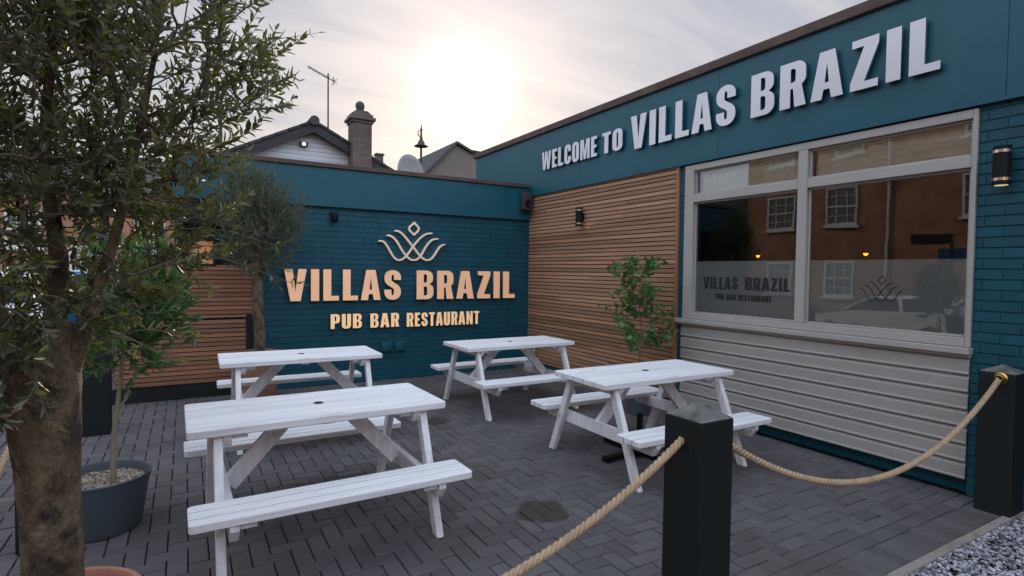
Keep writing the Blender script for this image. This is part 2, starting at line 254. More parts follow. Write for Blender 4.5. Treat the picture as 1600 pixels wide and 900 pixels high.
# ------------------------------------------------------------------ helpers
def tagt(o, label=None, cat=None, group=None, kind=None):
    if label: o['label'] = label
    if cat: o['category'] = cat
    if group: o['group'] = group
    if kind: o['kind'] = kind
    return o
def thing(name, label, cat, loc=(0, 0, 0), rz=0, group=None):
    o = bpy.data.objects.new(name, None); COL.objects.link(o); o.location = loc; o.rotation_euler = (0, 0, rz); o.empty_display_size = .2
    return tagt(o, label, cat, group)
class MB:
    def __init__(s): s.v = []; s.f = []; s.r = []; s.mi = []; s.cm = 0
    def add(s, vs, fs, r=None):
        b = len(s.v); s.v += [tuple(p) for p in vs]; s.f += [tuple(b + i for i in f) for f in fs]
        r = random.random() if r is None else r; s.r += [r] * len(fs); s.mi += [s.cm] * len(fs)
    def box(s, x0, x1, y0, y1, z0, z1, M=None, r=None):
        vs = [Vector((x, y, z)) for z in (z0, z1) for y in (y0, y1) for x in (x0, x1)]
        if M: vs = [M @ p for p in vs]
        s.add(vs, [(0, 2, 3, 1), (4, 5, 7, 6), (0, 1, 5, 4), (2, 6, 7, 3), (0, 4, 6, 2), (1, 3, 7, 5)], r)
    def bbox(s, x0, x1, y0, y1, z0, z1, b=.004, M=None, r=None):
        """box with chamfered edges"""
        bm = bmesh.new(); bmesh.ops.create_cube(bm, size=1)
        for v in bm.verts: v.co = Vector(((x0 + x1) / 2 + v.co.x * (x1 - x0), (y0 + y1) / 2 + v.co.y * (y1 - y0), (z0 + z1) / 2 + v.co.z * (z1 - z0)))
        bmesh.ops.bevel(bm, geom=bm.edges[:], offset=b, segments=2, affect='EDGES', profile=.6)
        bm.verts.index_update()
        vs = [(M @ v.co) if M else v.co.copy() for v in bm.verts]
        s.add(vs, [tuple(v.index for v in f.verts) for f in bm.faces], r); bm.free()
    def bar(s, a, b, w, t, upv=(0, 0, 1), bev=.003, r=None):
        """rectangular bar from a to b; w across, t along upv-ish"""
        a = Vector(a); b = Vector(b); d = (b - a); Ln = d.length; d.normalize(); u = Vector(upv); sd = d.cross(u).normalized(); u = sd.cross(d).normalized()
        Mx = Matrix((d, sd, u)).transposed().to_4x4(); Mx.translation = a
        s.bbox(0, Ln, -w / 2, w / 2, -t / 2, t / 2, bev, Mx, r)
    def tube(s, pts, rad, n=8, cap=True, r=None):
        pts = [Vector(p) for p in pts]; m = len(pts); rads = rad if hasattr(rad, '__len__') else [rad] * m
        vs = []; ref = None
        for i, p in enumerate(pts):
            d = (pts[min(i + 1, m - 1)] - pts[max(i - 1, 0)]).normalized()
            if ref is None: ref = d.orthogonal().normalized()
            ref = (ref - d * ref.dot(d))
            ref = ref.normalized() if ref.length > 1e-6 else d.orthogonal().normalized()
            e = d.cross(ref)
            for k in range(n):
                a = 2 * math.pi * k / n; vs.append(p + (ref * math.cos(a) + e * math.sin(a)) * rads[i])
        fs = [(i * n + k, i * n + (k + 1) % n, (i + 1) * n + (k + 1) % n, (i + 1) * n + k) for i in range(m - 1) for k in range(n)]
        if cap: fs += [tuple(range(n))[::-1], tuple((m - 1) * n + k for k in range(n))]
        s.add(vs, fs, r)
    def lathe(s, prof, n=40, c=(0, 0, 0), r=None, capb=False):
        vs = []; m = len(prof)
        for (rr, z) in prof:
            for k in range(n):
                a = 2 * math.pi * k / n; vs.append((c[0] + rr * math.cos(a), c[1] + rr * math.sin(a), c[2] + z))
        fs = [(i * n + k, i * n + (k + 1) % n, (i + 1) * n + (k + 1) % n, (i + 1) * n + k) for i in range(m - 1) for k in range(n)]
        if capb: fs.append(tuple(range(n))[::-1])
        s.add(vs, fs, r)
    def prism(s, poly, d0, d1, fn, r=None):
        """polygon extruded; fn(u,v,d)->point"""
        n = len(poly); vs = [fn(u, v, d0) for u, v in poly] + [fn(u, v, d1) for u, v in poly]
        fs = [tuple(range(n))[::-1], tuple(range(n, 2 * n))] + [(i, (i + 1) % n, n + (i + 1) % n, n + i) for i in range(n)]
        s.add(vs, fs, r)
    def build(s, name, m, parent=None, smooth=False, loc=None, fix=True):
        me = bpy.data.meshes.new(name); me.from_pydata([tuple(p) for p in s.v], [], s.f)
        if loc is not None: me.transform(Matrix.Translation(-Vector(loc)))
        if s.r:
            at = me.attributes.new('rnd', 'FLOAT', 'FACE'); at.data.foreach_set('value', s.r)
        ms = m if isinstance(m, (list, tuple)) else [m]
        for x in ms: me.materials.append(MAT[x] if isinstance(x, str) else x)
        if len(ms) > 1: me.polygons.foreach_set('material_index', s.mi)
        if fix:
            bm = bmesh.new(); bm.from_mesh(me); bmesh.ops.recalc_face_normals(bm, faces=bm.faces[:]); bm.to_mesh(me); bm.free()
        if smooth:
            me.polygons.foreach_set('use_smooth', [True] * len(me.polygons))
            try: me.set_sharp_from_angle(angle=R_(38))
            except Exception: pass
        me.update()
        o = bpy.data.objects.new(name, me); COL.objects.link(o)
        if loc is not None: o.location = loc
        if parent: o.parent = parent
        return o
def copy_tree(o, parent=None):
    c2 = o.copy(); COL.objects.link(c2); c2.parent = parent
    if parent is not None: c2.matrix_parent_inverse = o.matrix_parent_inverse.copy()
    for ch in [x for x in o.children]: copy_tree(ch, c2)
    return c2
XR, YB = 4.907, 7.821

# ------------------------------------------------------------------ ground
def slope(x):
    return 0.0 if x > -3.2 else (-.45 if x < -6.5 else -.45 * (-3.2 - x) / 3.3)
g = MB()
xs = [-600, -40, -6.5, -5.5, -4.5, -3.2, 0, 5, 40, 600]; ys = [-600, -30, 0, 8, 20, 60, 900]
vs = [(x, y, slope(x) - .03) for y in ys for x in xs]; nx = len(xs)
g.add(vs, [(j * nx + i, j * nx + i + 1, (j + 1) * nx + i + 1, (j + 1) * nx + i) for j in range(len(ys) - 1) for i in range(nx - 1)], .5)
tagt(g.build('ground', 'ground'), kind='structure')
g = MB(); vs = [(x, y, slope(x) - .018) for y in (-60, 14, 90) for x in (-10.5, -6.5, -5.2, -3.6)]
g.add(vs, [(j * 4 + i, j * 4 + i + 1, (j + 1) * 4 + i + 1, (j + 1) * 4 + i) for j in range(2) for i in range(3)], .5)
tagt(g.build('road', 'asphalt'), kind='structure')

def paver(mb, x0, x1, y0, y1):
    if x1 <= -3.4: return
    gp = .003; b = .004; x0 += gp; x1 -= gp; y0 += gp; y1 -= gp
    if x1 - x0 < .012 or y1 - y0 < .012: return
    zt = random.gauss(0, .0012); tx = random.gauss(0, .0010); ty = random.gauss(0, .0010)
    top = [(x0 + b, y0 + b), (x1 - b, y0 + b), (x1 - b, y1 - b), (x0 + b, y1 - b)]; low = [(x0, y0), (x1, y0), (x1, y1), (x0, y1)]
    vs = [(x, y, zt + (tx if i in (1, 2) else 0) + (ty if i > 1 else 0)) for i, (x, y) in enumerate(top)]
    vs += [(x, y, zt - .0045) for x, y in low] + [(x, y, -.022) for x, y in low]
    fs = [(0, 1, 2, 3)] + [(4 + i, 4 + (i + 1) % 4, (i + 1) % 4, i) for i in range(4)] + [(8 + i, 8 + (i + 1) % 4, 4 + (i + 1) % 4, 4 + i) for i in range(4)]
    mb.add(vs, fs)
pv = MB(); U = .1; X0p, Y0p = 4.905, 1.805
# herringbone field, cut at the wall lines
def clip_paver(x0, x1, y0, y1):
    xm, ym = (x0 + x1) / 2, (y0 + y1) / 2
    if y0 >= 7.81 and xm > .78: return
    if ym > 7.81 and xm > -.9 and x0 > .75: return
    x1 = min(x1, XR - .004); y0 = max(y0, Y0p)
    if xm > .78: y1 = min(y1, YB - .005)
    if x1 - x0 > .02 and y1 - y0 > .02: paver(pv, x0, x1, y0, y1)
for i in range(-84, 2):
    for j in range(-2, 82):
        x = X0p + i * U; y = Y0p + j * U; mres = (i - j) % 4
        if y > YB and x > .8: continue
        if y > 11.5 or (y > YB + .5 and x > .7): continue
        if mres == 0: clip_paver(x, x + 2 * U, y, y + U)
        elif mres == 3: clip_paver(x, x + U, y, y + 2 * U)
# edge: one stretcher row, then a soldier course against the kerb
x = -3.4
while x < 4.89: paver(pv, x, min(x + .2, 4.9), 1.705, 1.805); x += .2
x = -3.4
while x < 4.85: paver(pv, x, x + .1, 1.50, 1.705); x += .1
tagt(pv.build('paving', 'paver', fix=False), kind='structure')
k = MB(); x = -3.2
while x < 5.2:
    ln = .915; k.bbox(x + .003, x + ln - .003, 1.443, 1.495, -.12, .006 + random.uniform(-.003, .003), .006); x += ln
tagt(k.build('kerb', 'kerb'), kind='structure')
# gravel bed in front of the kerb
gv = MB(); ico = bmesh.new(); bmesh.ops.create_icosphere(ico, subdivisions=1, radius=1); iv = [v.co.copy() for v in ico.verts]; ifc = [tuple(v.index for v in f.verts) for f in ico.faces]; ico.free()
def stones(mb, n, xr, yr, z, smin, smax, keep=lambda x, y: True, flat=.6):
    for _ in range(n):
        x, y = random.uniform(*xr), random.uniform(*yr)
        if not keep(x, y): continue
        s = random.uniform(smin, smax); Mx = Matrix.Translation((x, y, z + random.uniform(-.3, .6) * s)) @ Matrix.Rotation(random.uniform(0, 6.3), 4, 'Z') @ Matrix.Rotation(random.uniform(-.6, .6), 4, 'X')
        sx, sy, sz = s * random.uniform(.8, 1.5), s * random.uniform(.7, 1.0), s * flat
        mb.add([Mx @ Vector((p.x * sx * random.uniform(.85, 1.12), p.y * sy * random.uniform(.85, 1.12), p.z * sz)) for p in iv], ifc)
stones(gv, 5200, (2.9, 5.3), (.95, 1.45), -.010, .007, .0145)
tagt(gv.build('gravel', 'gravel', fix=False), 'pale grey gravel lying in front of the concrete kerb', 'gravel', kind='stuff')

# ------------------------------------------------------------------ bricks
def brick_face(mb, a0, a1, z0, z1, fn, course=.075, blen=.225, gap=.006, prot=.006, holes=()):
    """raised bricks over a flat bed; fn(a, z, d) -> point, d outward"""
    j = 0; z = z0
    while z < z1 - .01:
        zt = min(z + course, z1); a = a0 - (blen / 2 if j % 2 else 0)
        while a < a1 - .005:
            p, q = max(a, a0), min(a + blen, a1)
            if q - p > .03 and zt - z > .03 and not any(h[0] < (p + q) / 2 < h[1] and h[2] < (z + zt) / 2 < h[3] for h in holes):
                e = gap / 2; b = .004; pr = prot + random.uniform(-.0015, .0015)
                w = lambda: random.uniform(-.0012, .0012)
                A0, A1, Z0, Z1 = p + e * .22 + w() * .3, q - e * .22 + w() * .3, z + e + w(), zt - e + w()
                c1_ = .0012; vs = [fn(A0 + c1_, Z0 + b, pr), fn(A1 - c1_, Z0 + b, pr), fn(A1 - c1_, Z1 - b, pr), fn(A0 + c1_, Z1 - b, pr), fn(A0, Z0, 0), fn(A1, Z0, 0), fn(A1, Z1, 0), fn(A0, Z1, 0)]
                mb.add(vs, [(0, 1, 2, 3), (4, 5, 1, 0), (5, 6, 2, 1), (6, 7, 3, 2), (7, 4, 0, 3)])
            a += blen
        z += course; j += 1

# ------------------------------------------------------------------ pub building, rear wing
rear = thing('rear_wing', 'low teal painted brick wing with a flat roof at the back of the patio', 'building', (2.8, 8.6, 0))
def RL(mb, name, m, parent, **k):   # world-coordinate mesh parented without moving
    o = mb.build(name, m, None, **k); o.parent = parent; o.matrix_parent_inverse = Matrix.Translation(-Vector(parent.location)) if parent.rotation_euler.z == 0 else parent.matrix_world.inverted(); return o
w = MB(); w.box(.80, XR - .01, YB, 12.0, -.02, 2.46)
brick_face(w, .80, XR - .012, 0, 2.44, lambda a, z, d: (a, YB - d, z))
RL(w, 'brick_wall', 'teal_brick', rear, fix=False)
w = MB(); w.bbox(-.13, XR - .02, YB - .055, YB - .005, 2.43, 2.95, .004); w.box(-.13, -.09, YB - .005, 12.0, 2.43, 2.95); RL(w, 'fascia_board', 'teal_paint', rear)
w = MB(); w.bbox(-.16, XR - .025, YB - .085, YB + .10, 2.953, 3.012, .006); RL(w, 'coping', 'coping', rear)
w = MB(); w.box(-.12, XR - .02, YB + .02, 12.0, 2.90, 2.948); RL(w, 'roof', 'slate', rear)
# dark recess to the left of the brick: inner wall, soffit beam
w = MB(); w.box(-.12, .795, YB + .10, YB + .16, 1.62, 2.425); w.box(-.12, .795, YB - .03, YB + .095, 2.12, 2.425); RL(w, 'dark_beam_panel', 'black_timber', rear)
# little framed mirror-like window in that recess
w = MB()
for (a, b_, c_, d_) in ((.0, .035, 1.60, 1.95), (.295, .33, 1.60, 1.95), (.035, .295, 1.60, 1.635), (.035, .295, 1.915, 1.95)): w.bbox(a, b_, YB + .03, YB + .098, c_, d_, .003)
hf = RL(w, 'window', 'black_timber', rear)
w = MB(); w.box(.036, .294, YB + .06, YB + .07, 1.636, 1.914); o = w.build('pane', 'mirror'); o.parent = hf; o.matrix_parent_inverse = hf.matrix_parent_inverse.copy() if False else Matrix.Identity(4); o.matrix_parent_inverse = (Matrix.Translation(Vector(rear.location)) @ Matrix.Translation(-Vector(rear.location)))
# upper slat panel
def slats_x(mb, x0, x1, z0, z1, y, pitch=.055, h=.044, t=.02):
    z = z0
    while z + h <= z1 + .001:
        mb.bbox(x0, x1, y - t, y, z, z + h, .0025); z += pitch
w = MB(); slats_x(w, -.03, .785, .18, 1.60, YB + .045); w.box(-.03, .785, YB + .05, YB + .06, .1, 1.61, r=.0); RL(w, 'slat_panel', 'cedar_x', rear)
w = MB(); w.bbox(-.085, -.032, YB + .0, YB + .07, .0, 1.66, .004); RL(w, 'corner_post', 'cedar_trim', rear)

# lower slat screen in front
scr = thing('slat_screen', 'low cedar slat screen on a black plinth left of the teal wall', 'screen', (0, 7.72, 0))
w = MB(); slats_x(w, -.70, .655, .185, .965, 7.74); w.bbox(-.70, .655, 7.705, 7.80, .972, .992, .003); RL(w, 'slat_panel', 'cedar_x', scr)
w = MB(); w.box(-.70, .64, 7.745, 7.79, 0, .965); RL(w, 'backing_board', 'black_timber', scr)
w = MB(); w.bbox(-.74, .66, 7.735, 7.742, 0, .178, .002); w.bbox(.66, .79, 7.70, 7.80, 0, 1.0, .004); RL(w, 'plinth', 'black_timber', scr)

# ------------------------------------------------------------------ pub building, front wing (right)
fr = thing('front_wing', 'pub front wing with a teal fascia, big shop window and pale boarding', 'building', (6.4, 4.5, 0))
ZT, ZF = 3.85, 2.835
WY0, WY1 = 1.775, 4.475      # window bay
fn_r = lambda a, z, d: (XR - d, a, z)
w = MB(); brick_face(w, -1.2, WY0, 0, 2.84, fn_r, prot=.008); w.box(XR, XR + .25, -1.2, WY0, -.02, 2.84)
w.box(XR + .11, XR + .25, WY0, 4.64, -.02, .13); w.box(XR + .001, XR + .25, WY0 + .004, 4.47, .119, 1.03)
w.box(XR + .03, XR + .25, WY1, 9.9, 0, 3.3); brick_face(w, WY1, 4.56, 0, 2.84, fn_r); w.box(XR, XR + .03, WY1, 4.60, 0, 2.84)
RL(w, 'brick_wall', 'teal_brick', fr, fix=False)
w = MB(); w.bbox(XR + .085, XR + .108, WY0 - .0, 4.56, 0, .112, .003); w.bbox(XR - .004, XR + .03, 4.602, 7.81, 0, .10, .003); RL(w, 'plinth', 'teal_paint', fr)
w = MB()
ys_ = [-1.3, 1.62, 4.02, 6.42, 8.0, 9.72]
for a, b_ in zip(ys_[:-1], ys_[1:]): w.bbox(XR - .045, XR - .004, a + .0012, b_ - .0012, ZF, 3.755, .002)
w.bbox(XR - .052, XR - .002, -1.3, 9.72, ZF - .022, ZF - .001, .003)
w.box(XR - .003, XR + .24, -1.3, 9.72, 2.86, 3.74)
w.box(XR - .003, 12, 9.722, 9.76, 0, 3.74)
RL(w, 'fascia_board', 'teal_paint', fr)
w = MB(); w.bbox(XR - .085, XR + .15, -1.3, 9.78, 3.757, 3.85, .01); RL(w, 'coping', 'coping', fr)
w = MB(); w.box(XR + .12, 12, -1.3, 9.75, 3.70, 3.745); w.box(XR + .25, 12, -1.3, 9.75, 2.9, 2.95); RL(w, 'roof', 'slate', fr)
# cedar cladding
w = MB(); z = .125; row = 0
while z < 2.80:
    y = 4.60; cuts = [4.602]
    s = 4.602 + random.uniform(.5, 1.6)
    if random.random() < .45: cuts.append(s)
    if random.random() < .3: cuts.append(min(7.3, s + random.uniform(.8, 1.4)))
    cuts.append(7.80)
    for a, b_ in zip(cuts[:-1], cuts[1:]): w.bbox(XR - .022, XR - .002, a + .0008, b_ - .0008, z, z + .044, .0028)
    z += .0545
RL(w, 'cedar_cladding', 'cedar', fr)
w = MB(); w.box(XR, XR + .02, 4.602, 7.81, .11, 2.83); RL(w, 'cladding_backing', 'black_timber', fr)
w = MB(); w.bbox(XR - .035, XR - .001, 4.562, 4.600, .08, 2.83, .003); RL(w, 'edge_trim', 'cedar_trim', fr)
# pale boarding below the window: rebated boards with a rounded nose
w = MB(); z = .118; pitch = .1275
while z < 1.0:
    zt = min(z + pitch, 1.02)
    prof = [(0, z), (.020, z), (.026, z + .003), (.028, z + .009), (.026, z + .016), (.022, z + .024), (.021, zt - .030), (.016, zt - .022), (.006, zt - .013), (.004, zt), (0, zt)]
    vs = [(XR - d, WY0 + .004, q) for d, q in prof] + [(XR - d, WY1 + .02, q) for d, q in prof]; n_ = len(prof)
    w.add(vs, [(i, i + 1, n_ + i + 1, n_ + i) for i in range(n_ - 1)] + [tuple(range(n_)), tuple(range(n_, 2 * n_))[::-1]])
    z += pitch
RL(w, 'boarding', 'boarding', fr)
# sill
w = MB(); w.bbox(XR - .075, XR + .05, WY0 - .012, WY1 + .075, 1.035, 1.082, .006); w.bbox(XR - .045, XR + .05, WY0 - .005, WY1 + .06, 1.012, 1.034, .004); RL(w, 'window_sill', 'greige', fr)
# window frame
wf = MB(); fx0, fx1 = XR - .03, XR + .05
def fb(a, b_, c_, d_, dx=0, bev=.005): wf.bbox(fx0 + dx, fx1, a, b_, c_, d_, bev)
fb(WY0, WY0 + .032, 1.085, 2.80); fb(WY1 - .125, WY1, 1.085, 2.80); fb(WY0 + .033, WY1 - .126, 1.085, 1.150)
fb(WY0 + .033, WY1 - .126, 2.735, 2.80); fb(3.035, 3.125, 1.151, 2.734)
fb(WY0 + .033, 3.034, 2.385, 2.468); fb(3.126, WY1 - .126, 2.385, 2.468)
for (a, b_) in ((1.81, 3.033), (3.127, 4.348)):      # inner beads
    for (c_, d_) in ((1.152, 2.383), (2.47, 2.733)):
        for q in ((a, a + .016, c_, d_), (b_ - .016, b_, c_, d_), (a + .017, b_ - .017, c_, c_ + .016), (a + .017, b_ - .017, d_ - .016, d_)): wf.bbox(XR + .004, XR + .048, *q, .003)
win = RL(wf, 'window', 'greige', fr)
def sub(o, p): o.parent = p; o.matrix_parent_inverse = (Matrix.Translation(Vector(fr.location)) if False else Matrix.Identity(4)); return o
IDM = Matrix.Identity(4)
for (a, b_, c_, d_) in ((1.826, 3.018, 1.168, 2.368), (3.142, 4.333, 1.168, 2.368), (1.826, 3.018, 2.486, 2.718), (3.142, 4.333, 2.486, 2.718)):
    q = MB(); x = XR + .022; q.add([(x, a, c_), (x, b_, c_), (x, b_, d_), (x, a, d_)], [(3, 2, 1, 0)]); o = q.build('glass_pane', 'glass', fix=False); o.parent = win; o.matrix_parent_inverse = IDM
for (a, b_) in ((1.826, 3.018), (3.142, 4.333)):
    q = MB(); x = XR + .027; q.add([(x, a, 1.168), (x, b_, 1.168), (x, b_, 1.728), (x, a, 1.728)], [(0, 1, 2, 3)]); o = q.build('frosted_film', 'film', fix=False); o.parent = win; o.matrix_parent_inverse = IDM
    q = MB(); ny = 30
    pts = [(XR + .075 + .012 * math.sin(i * 1.7) , a + (b_ - a) * i / ny) for i in range(ny + 1)]
    q.add([(p[0], p[1], z) for z in (2.40, 2.78) for p in pts], [(i, i + 1, ny + 2 + i, ny + 1 + i) for i in range(ny)]); o = q.build('fabric_blind', 'blind', fix=False, smooth=True); o.parent = win; o.matrix_parent_inverse = IDM
# room behind the glass
q = MB(); q.box(8.2, 8.25, 1.0, 7.7, 0, 2.9); q.box(XR + .26, 8.2, .95, 1.0, 0, 2.9); q.box(XR + .26, 8.2, 7.65, 7.7, 0, 2.9); q.box(XR + .26, 8.2, 1.0, 7.7, 2.82, 2.88)
RL(q, 'interior_wall', 'room', fr)
q = MB(); q.box(XR + .26, 8.2, 1.0, 7.65, .0, .05); RL(q, 'interior_floor', 'room_floor', fr)

# pendant lamps glowing inside
def pendant(x, y, z, label):
    t = thing('pendant_lamp', label, 'lamp', (x, y, z), group='glowing lamps inside the pub')
    q = MB(); q.tube([(0, 0, .06), (0, 0, 2.82 - z)], .005, 6); q.build('cord', 'black_metal', t)
    q = MB(); q.lathe([(.0, .10), (.03, .10), (.035, .06), (.08, .0), (.078, .0), (.03, .055)], 20); q.build('lamp_shade', 'black_metal', t, smooth=True)
    q = MB(); q.lathe([(.001, -.03), (.02, -.02), (.027, 0), (.02, .02), (.01, .04)], 14); q.build('bulb', 'bulb', t, smooth=True)
pendant(7.0, 5.05, 1.86, 'small orange glowing lamp inside the left window pane')
pendant(7.0, 3.60, 1.86, 'small orange glowing lamp inside the right window pane')

# ------------------------------------------------------------------ lettering
def arc(cx, cy, rx, ry, a0, a1, n=9):
    return [(cx + rx * math.cos(R_(a0 + (a1 - a0) * i / n)), cy + ry * math.sin(R_(a0 + (a1 - a0) * i / n))) for i in range(n + 1)]
def rrect(x0, x1, y0, y1, rx, ry):
    return arc(x1 - rx, y1 - ry, rx, ry, 90, 0) + arc(x1 - rx, y0 + ry, rx, ry, 0, -90) + arc(x0 + rx, y0 + ry, rx, ry, -90, -180) + arc(x0 + rx, y1 - ry, rx, ry, 180, 90)
def stroke(pts, ww, hh):
    """outline of a pen path; pen wider across than high"""
    Lf, Rt = [], []
    for i, p in enumerate(pts):
        a = pts[max(i - 1, 0)]; b_ = pts[min(i + 1, len(pts) - 1)]; dx, dy = b_[0] - a[0], b_[1] - a[1]; ln = math.hypot(dx, dy) or 1; nx_, ny_ = -dy / ln, dx / ln
        t = math.hypot(nx_ * ww, ny_ * hh) / 2; Lf.append((p[0] + nx_ * t, p[1] + ny_ * t)); Rt.append((p[0] - nx_ * t, p[1] - ny_ * t))
    return Lf + Rt[::-1]
def glyph(ch, w=None):
    s, t = .222, .152
    W = {'I': .225, 'L': .44, 'V': .60, 'A': .60, 'S': .52, 'B': .53, 'R': .54, 'Z': .46, 'P': .52, 'U': .53, 'E': .42, 'T': .48, 'N': .56, 'W': .82, 'C': .52, 'O': .53, 'M': .70}[ch]
    w = W
    if ch == 'I': return w, [[(0, 0), (w, 0), (w, 1), (0, 1)]]
    if ch == 'L': return w, [[(0, 0), (w, 0), (w, t), (s, t), (s, 1), (0, 1)]]
    if ch == 'E': return w, [[(0, 0), (w, 0), (w, t), (s, t), (s, .43), (w * .9, .43), (w * .9, .58), (s, .58), (s, 1 - t), (w, 1 - t), (w, 1), (0, 1)]]
    if ch == 'T': return w, [[(w / 2 - s / 2, 0), (w / 2 + s / 2, 0), (w / 2 + s / 2, 1 - t), (w, 1 - t), (w, 1), (0, 1), (0, 1 - t), (w / 2 - s / 2, 1 - t)]]
    if ch == 'V': return w, [[(w / 2 - .135, 0), (w / 2 + .135, 0), (w, 1), (w - .225, 1), (w / 2 + .0, .30), (.225, 1), (0, 1)]]
    if ch == 'A': return w, [[(0, 0), (.21, 0), (.245, .20), (w - .245, .20), (w - .21, 0), (w, 0), (w / 2 + .14, 1), (w / 2 - .14, 1)], [(.262, .345), (w / 2, .76), (w - .262, .345)]]
    if ch == 'Z': return w, [[(0, 0), (w, 0), (w, t), (.235, t), (w, 1 - t), (w, 1), (.02, 1), (.02, 1 - t), (w - .24, 1 - t), (0, t)]]
    if ch == 'N': return w, [[(0, 0), (s * .9, 0), (s * .9, .56), (w - s * .95, 0), (w, 0), (w, 1), (w - s * .9, 1), (w - s * .9, .46), (s * .95, 1), (0, 1)]]
    if ch == 'M': return w, [[(0, 0), (.18, 0), (.18, .68), (w / 2 - .075, 0), (w / 2 + .075, 0), (w - .18, .68), (w - .18, 0), (w, 0), (w, 1), (w - .25, 1), (w / 2, .38), (.25, 1), (0, 1)]]
    if ch == 'W': return w, [[(.13, 0), (.33, 0), (.41, .56), (.49, 0), (.69, 0), (w, 1), (w - .2, 1), (w - .235, .36), (w / 2 + .09, 1), (w / 2 - .09, 1), (.235, .36), (.2, 1), (0, 1)]]
    r = .23; q = .06
    if ch == 'O': return w, [rrect(0, w, -.01, 1.01, r, .22), rrect(s, w - s, .155, .845, .039, .06)]
    if ch == 'U': return w, [[(0, 1)] + arc(r, .21, r, .22, 180, 270) + arc(w - r, .21, r, .22, 270, 360) + [(w, 1), (w - s, 1)] + arc(w - s - .04, .21, .04, .06, 0, -90) + arc(s + .04, .21, .04, .06, 270, 180) + [(s, 1)]]
    if ch == 'C': return w, [[(w, .64)] + arc(w - r, .79, r, .22, 0, 90) + arc(r, .79, r, .22, 90, 180) + arc(r, .21, r, .22, 180, 270) + arc(w - r, .21, r, .22, 270, 360) + [(w, .38), (w - s, .38)] + arc(w - s - .04, .21, .04, .06, 0, -90) + arc(s + .04, .21, .04, .06, 270, 180) + arc(s + .04, .79, .04, .06, 180, 90) + arc(w - s - .04, .79, .04, .06, 90, 0) + [(w - s, .64)]]
    if ch == 'P': return w, [[(0, 0), (0, 1)] + arc(w - .2, .80, .2, .20, 90, 0) + arc(w - .2, .57, .2, .20, 0, -90) + [(s, .37), (s, 0)], [(s, .52)] + arc(w - s - .035, .58, .05, .06, -90, 0) + arc(w - s - .035, .79, .05, .06, 0, 90) + [(s, .85)]]
    if ch == 'R': return w, [[(0, 0), (0, 1)] + arc(w - .2, .80, .19, .20, 90, 0) + arc(w - .2, .62, .19, .18, 0, -55) + [(w, 0), (w - .23, 0), (.275, .41), (s, .41), (s, 0)], [(s, .55)] + arc(w - s - .045, .61, .05, .06, -90, 0) + arc(w - s - .045, .79, .05, .06, 0, 90) + [(s, .85)]]
    if ch == 'B': return w, [[(0, 0), (0, 1)] + arc(w - .22, .80, .20, .20, 90, 0) + arc(w - .22, .69, .20, .17, 0, -60) + arc(w - .20, .35, .20, .18, 60, 0) + arc(w - .20, .20, .20, .20, 0, -90), [(s, .575)] + arc(w - s - .035, .635, .05, .06, -90, 0) + arc(w - s - .035, .81, .05, .06, 0, 90) + [(s, .87)], [(s, .13)] + arc(w - s - .03, .19, .055, .06, -90, 0) + arc(w - s - .03, .385, .055, .06, 0, 90) + [(s, .445)]]
    if ch == 'S':
        c0, c1 = s / 2, w - s / 2; rr = (c1 - c0) / 2; mid = w / 2
        path = [(c1, .67), (c1, .74)] + arc(mid, .76, rr, .165, 0, 180, 12)[0:] + [(c0, .70), (c0 + .01, .64), (c0 + .045, .575), (mid, .50), (c1 - .045, .425), (c1 - .01, .36), (c1, .30)] + arc(mid, .24, rr, .165, 0, -180, 12) + [(c0, .27), (c0, .34)]
        return w, [stroke(path, s, t)]
def glyph_mesh(name, loops, sx, sz, depth):
    cu = bpy.data.curves.new(name, 'CURVE'); cu.dimensions = '2D'; cu.fill_mode = 'BOTH'; cu.extrude = depth / 2; cu.bevel_depth = 0
    for lp in loops:
        sp = cu.splines.new('POLY'); sp.points.add(len(lp) - 1); sp.use_cyclic_u = True
        for pt, (x, y) in zip(sp.points, lp): pt.co = (x * sx, y * sz, 0, 1)
    o = bpy.data.objects.new(name, cu); COL.objects.link(o); dg = bpy.context.evaluated_depsgraph_get(); dg.update()
    me = bpy.data.meshes.new_from_object(o.evaluated_get(dg)); bpy.data.objects.remove(o); bpy.data.curves.remove(cu); me.name = name
    me.transform(Matrix.Translation((0, 0, depth / 2)))     # 0 .. depth, face at +z
    return me
def letters(parent, text, x0, x1, z0, h, depth, face, side, off=.012, space=.42, track=.115, name='letter', fit=None):
    """lettering laid along local x between x0 and x1; local z is outward"""
    items = []; cx = 0
    for i, ch in enumerate(text):
        if ch == ' ': cx += space - track; continue
        gw, lp = glyph(ch); items.append((cx, gw, lp)); cx += gw + track
        if fit is None and i + 1 < len(text) and (ch + text[i + 1]) in ('LA', 'RA', 'TA', 'AU'): cx -= .03
    total = cx - track; sx = (x1 - x0) / total
    for (c0, gw, lp) in items:
        me = glyph_mesh(name, lp, sx, h, depth); me.materials.append(MAT[face]); me.materials.append(MAT[side])
        for p in me.polygons: p.material_index = 0 if p.normal.z > .5 else 1
        o = bpy.data.objects.new(name, me); COL.objects.link(o); o.parent = parent; o.location = (x0 + c0 * sx, z0, off)
def sign_empty(name, label, cat, origin, facing):
    o = bpy.data.objects.new(name, None); COL.objects.link(o); tagt(o, label, cat)
    Mx = (Matrix(((1, 0, 0), (0, 0, -1), (0, 1, 0))) if facing == 'back' else Matrix(((0, 0, -1), (-1, 0, 0), (0, 1, 0)))).to_4x4()
    Mx.translation = origin; o.matrix_world = Mx; o.empty_display_size = .2; return o
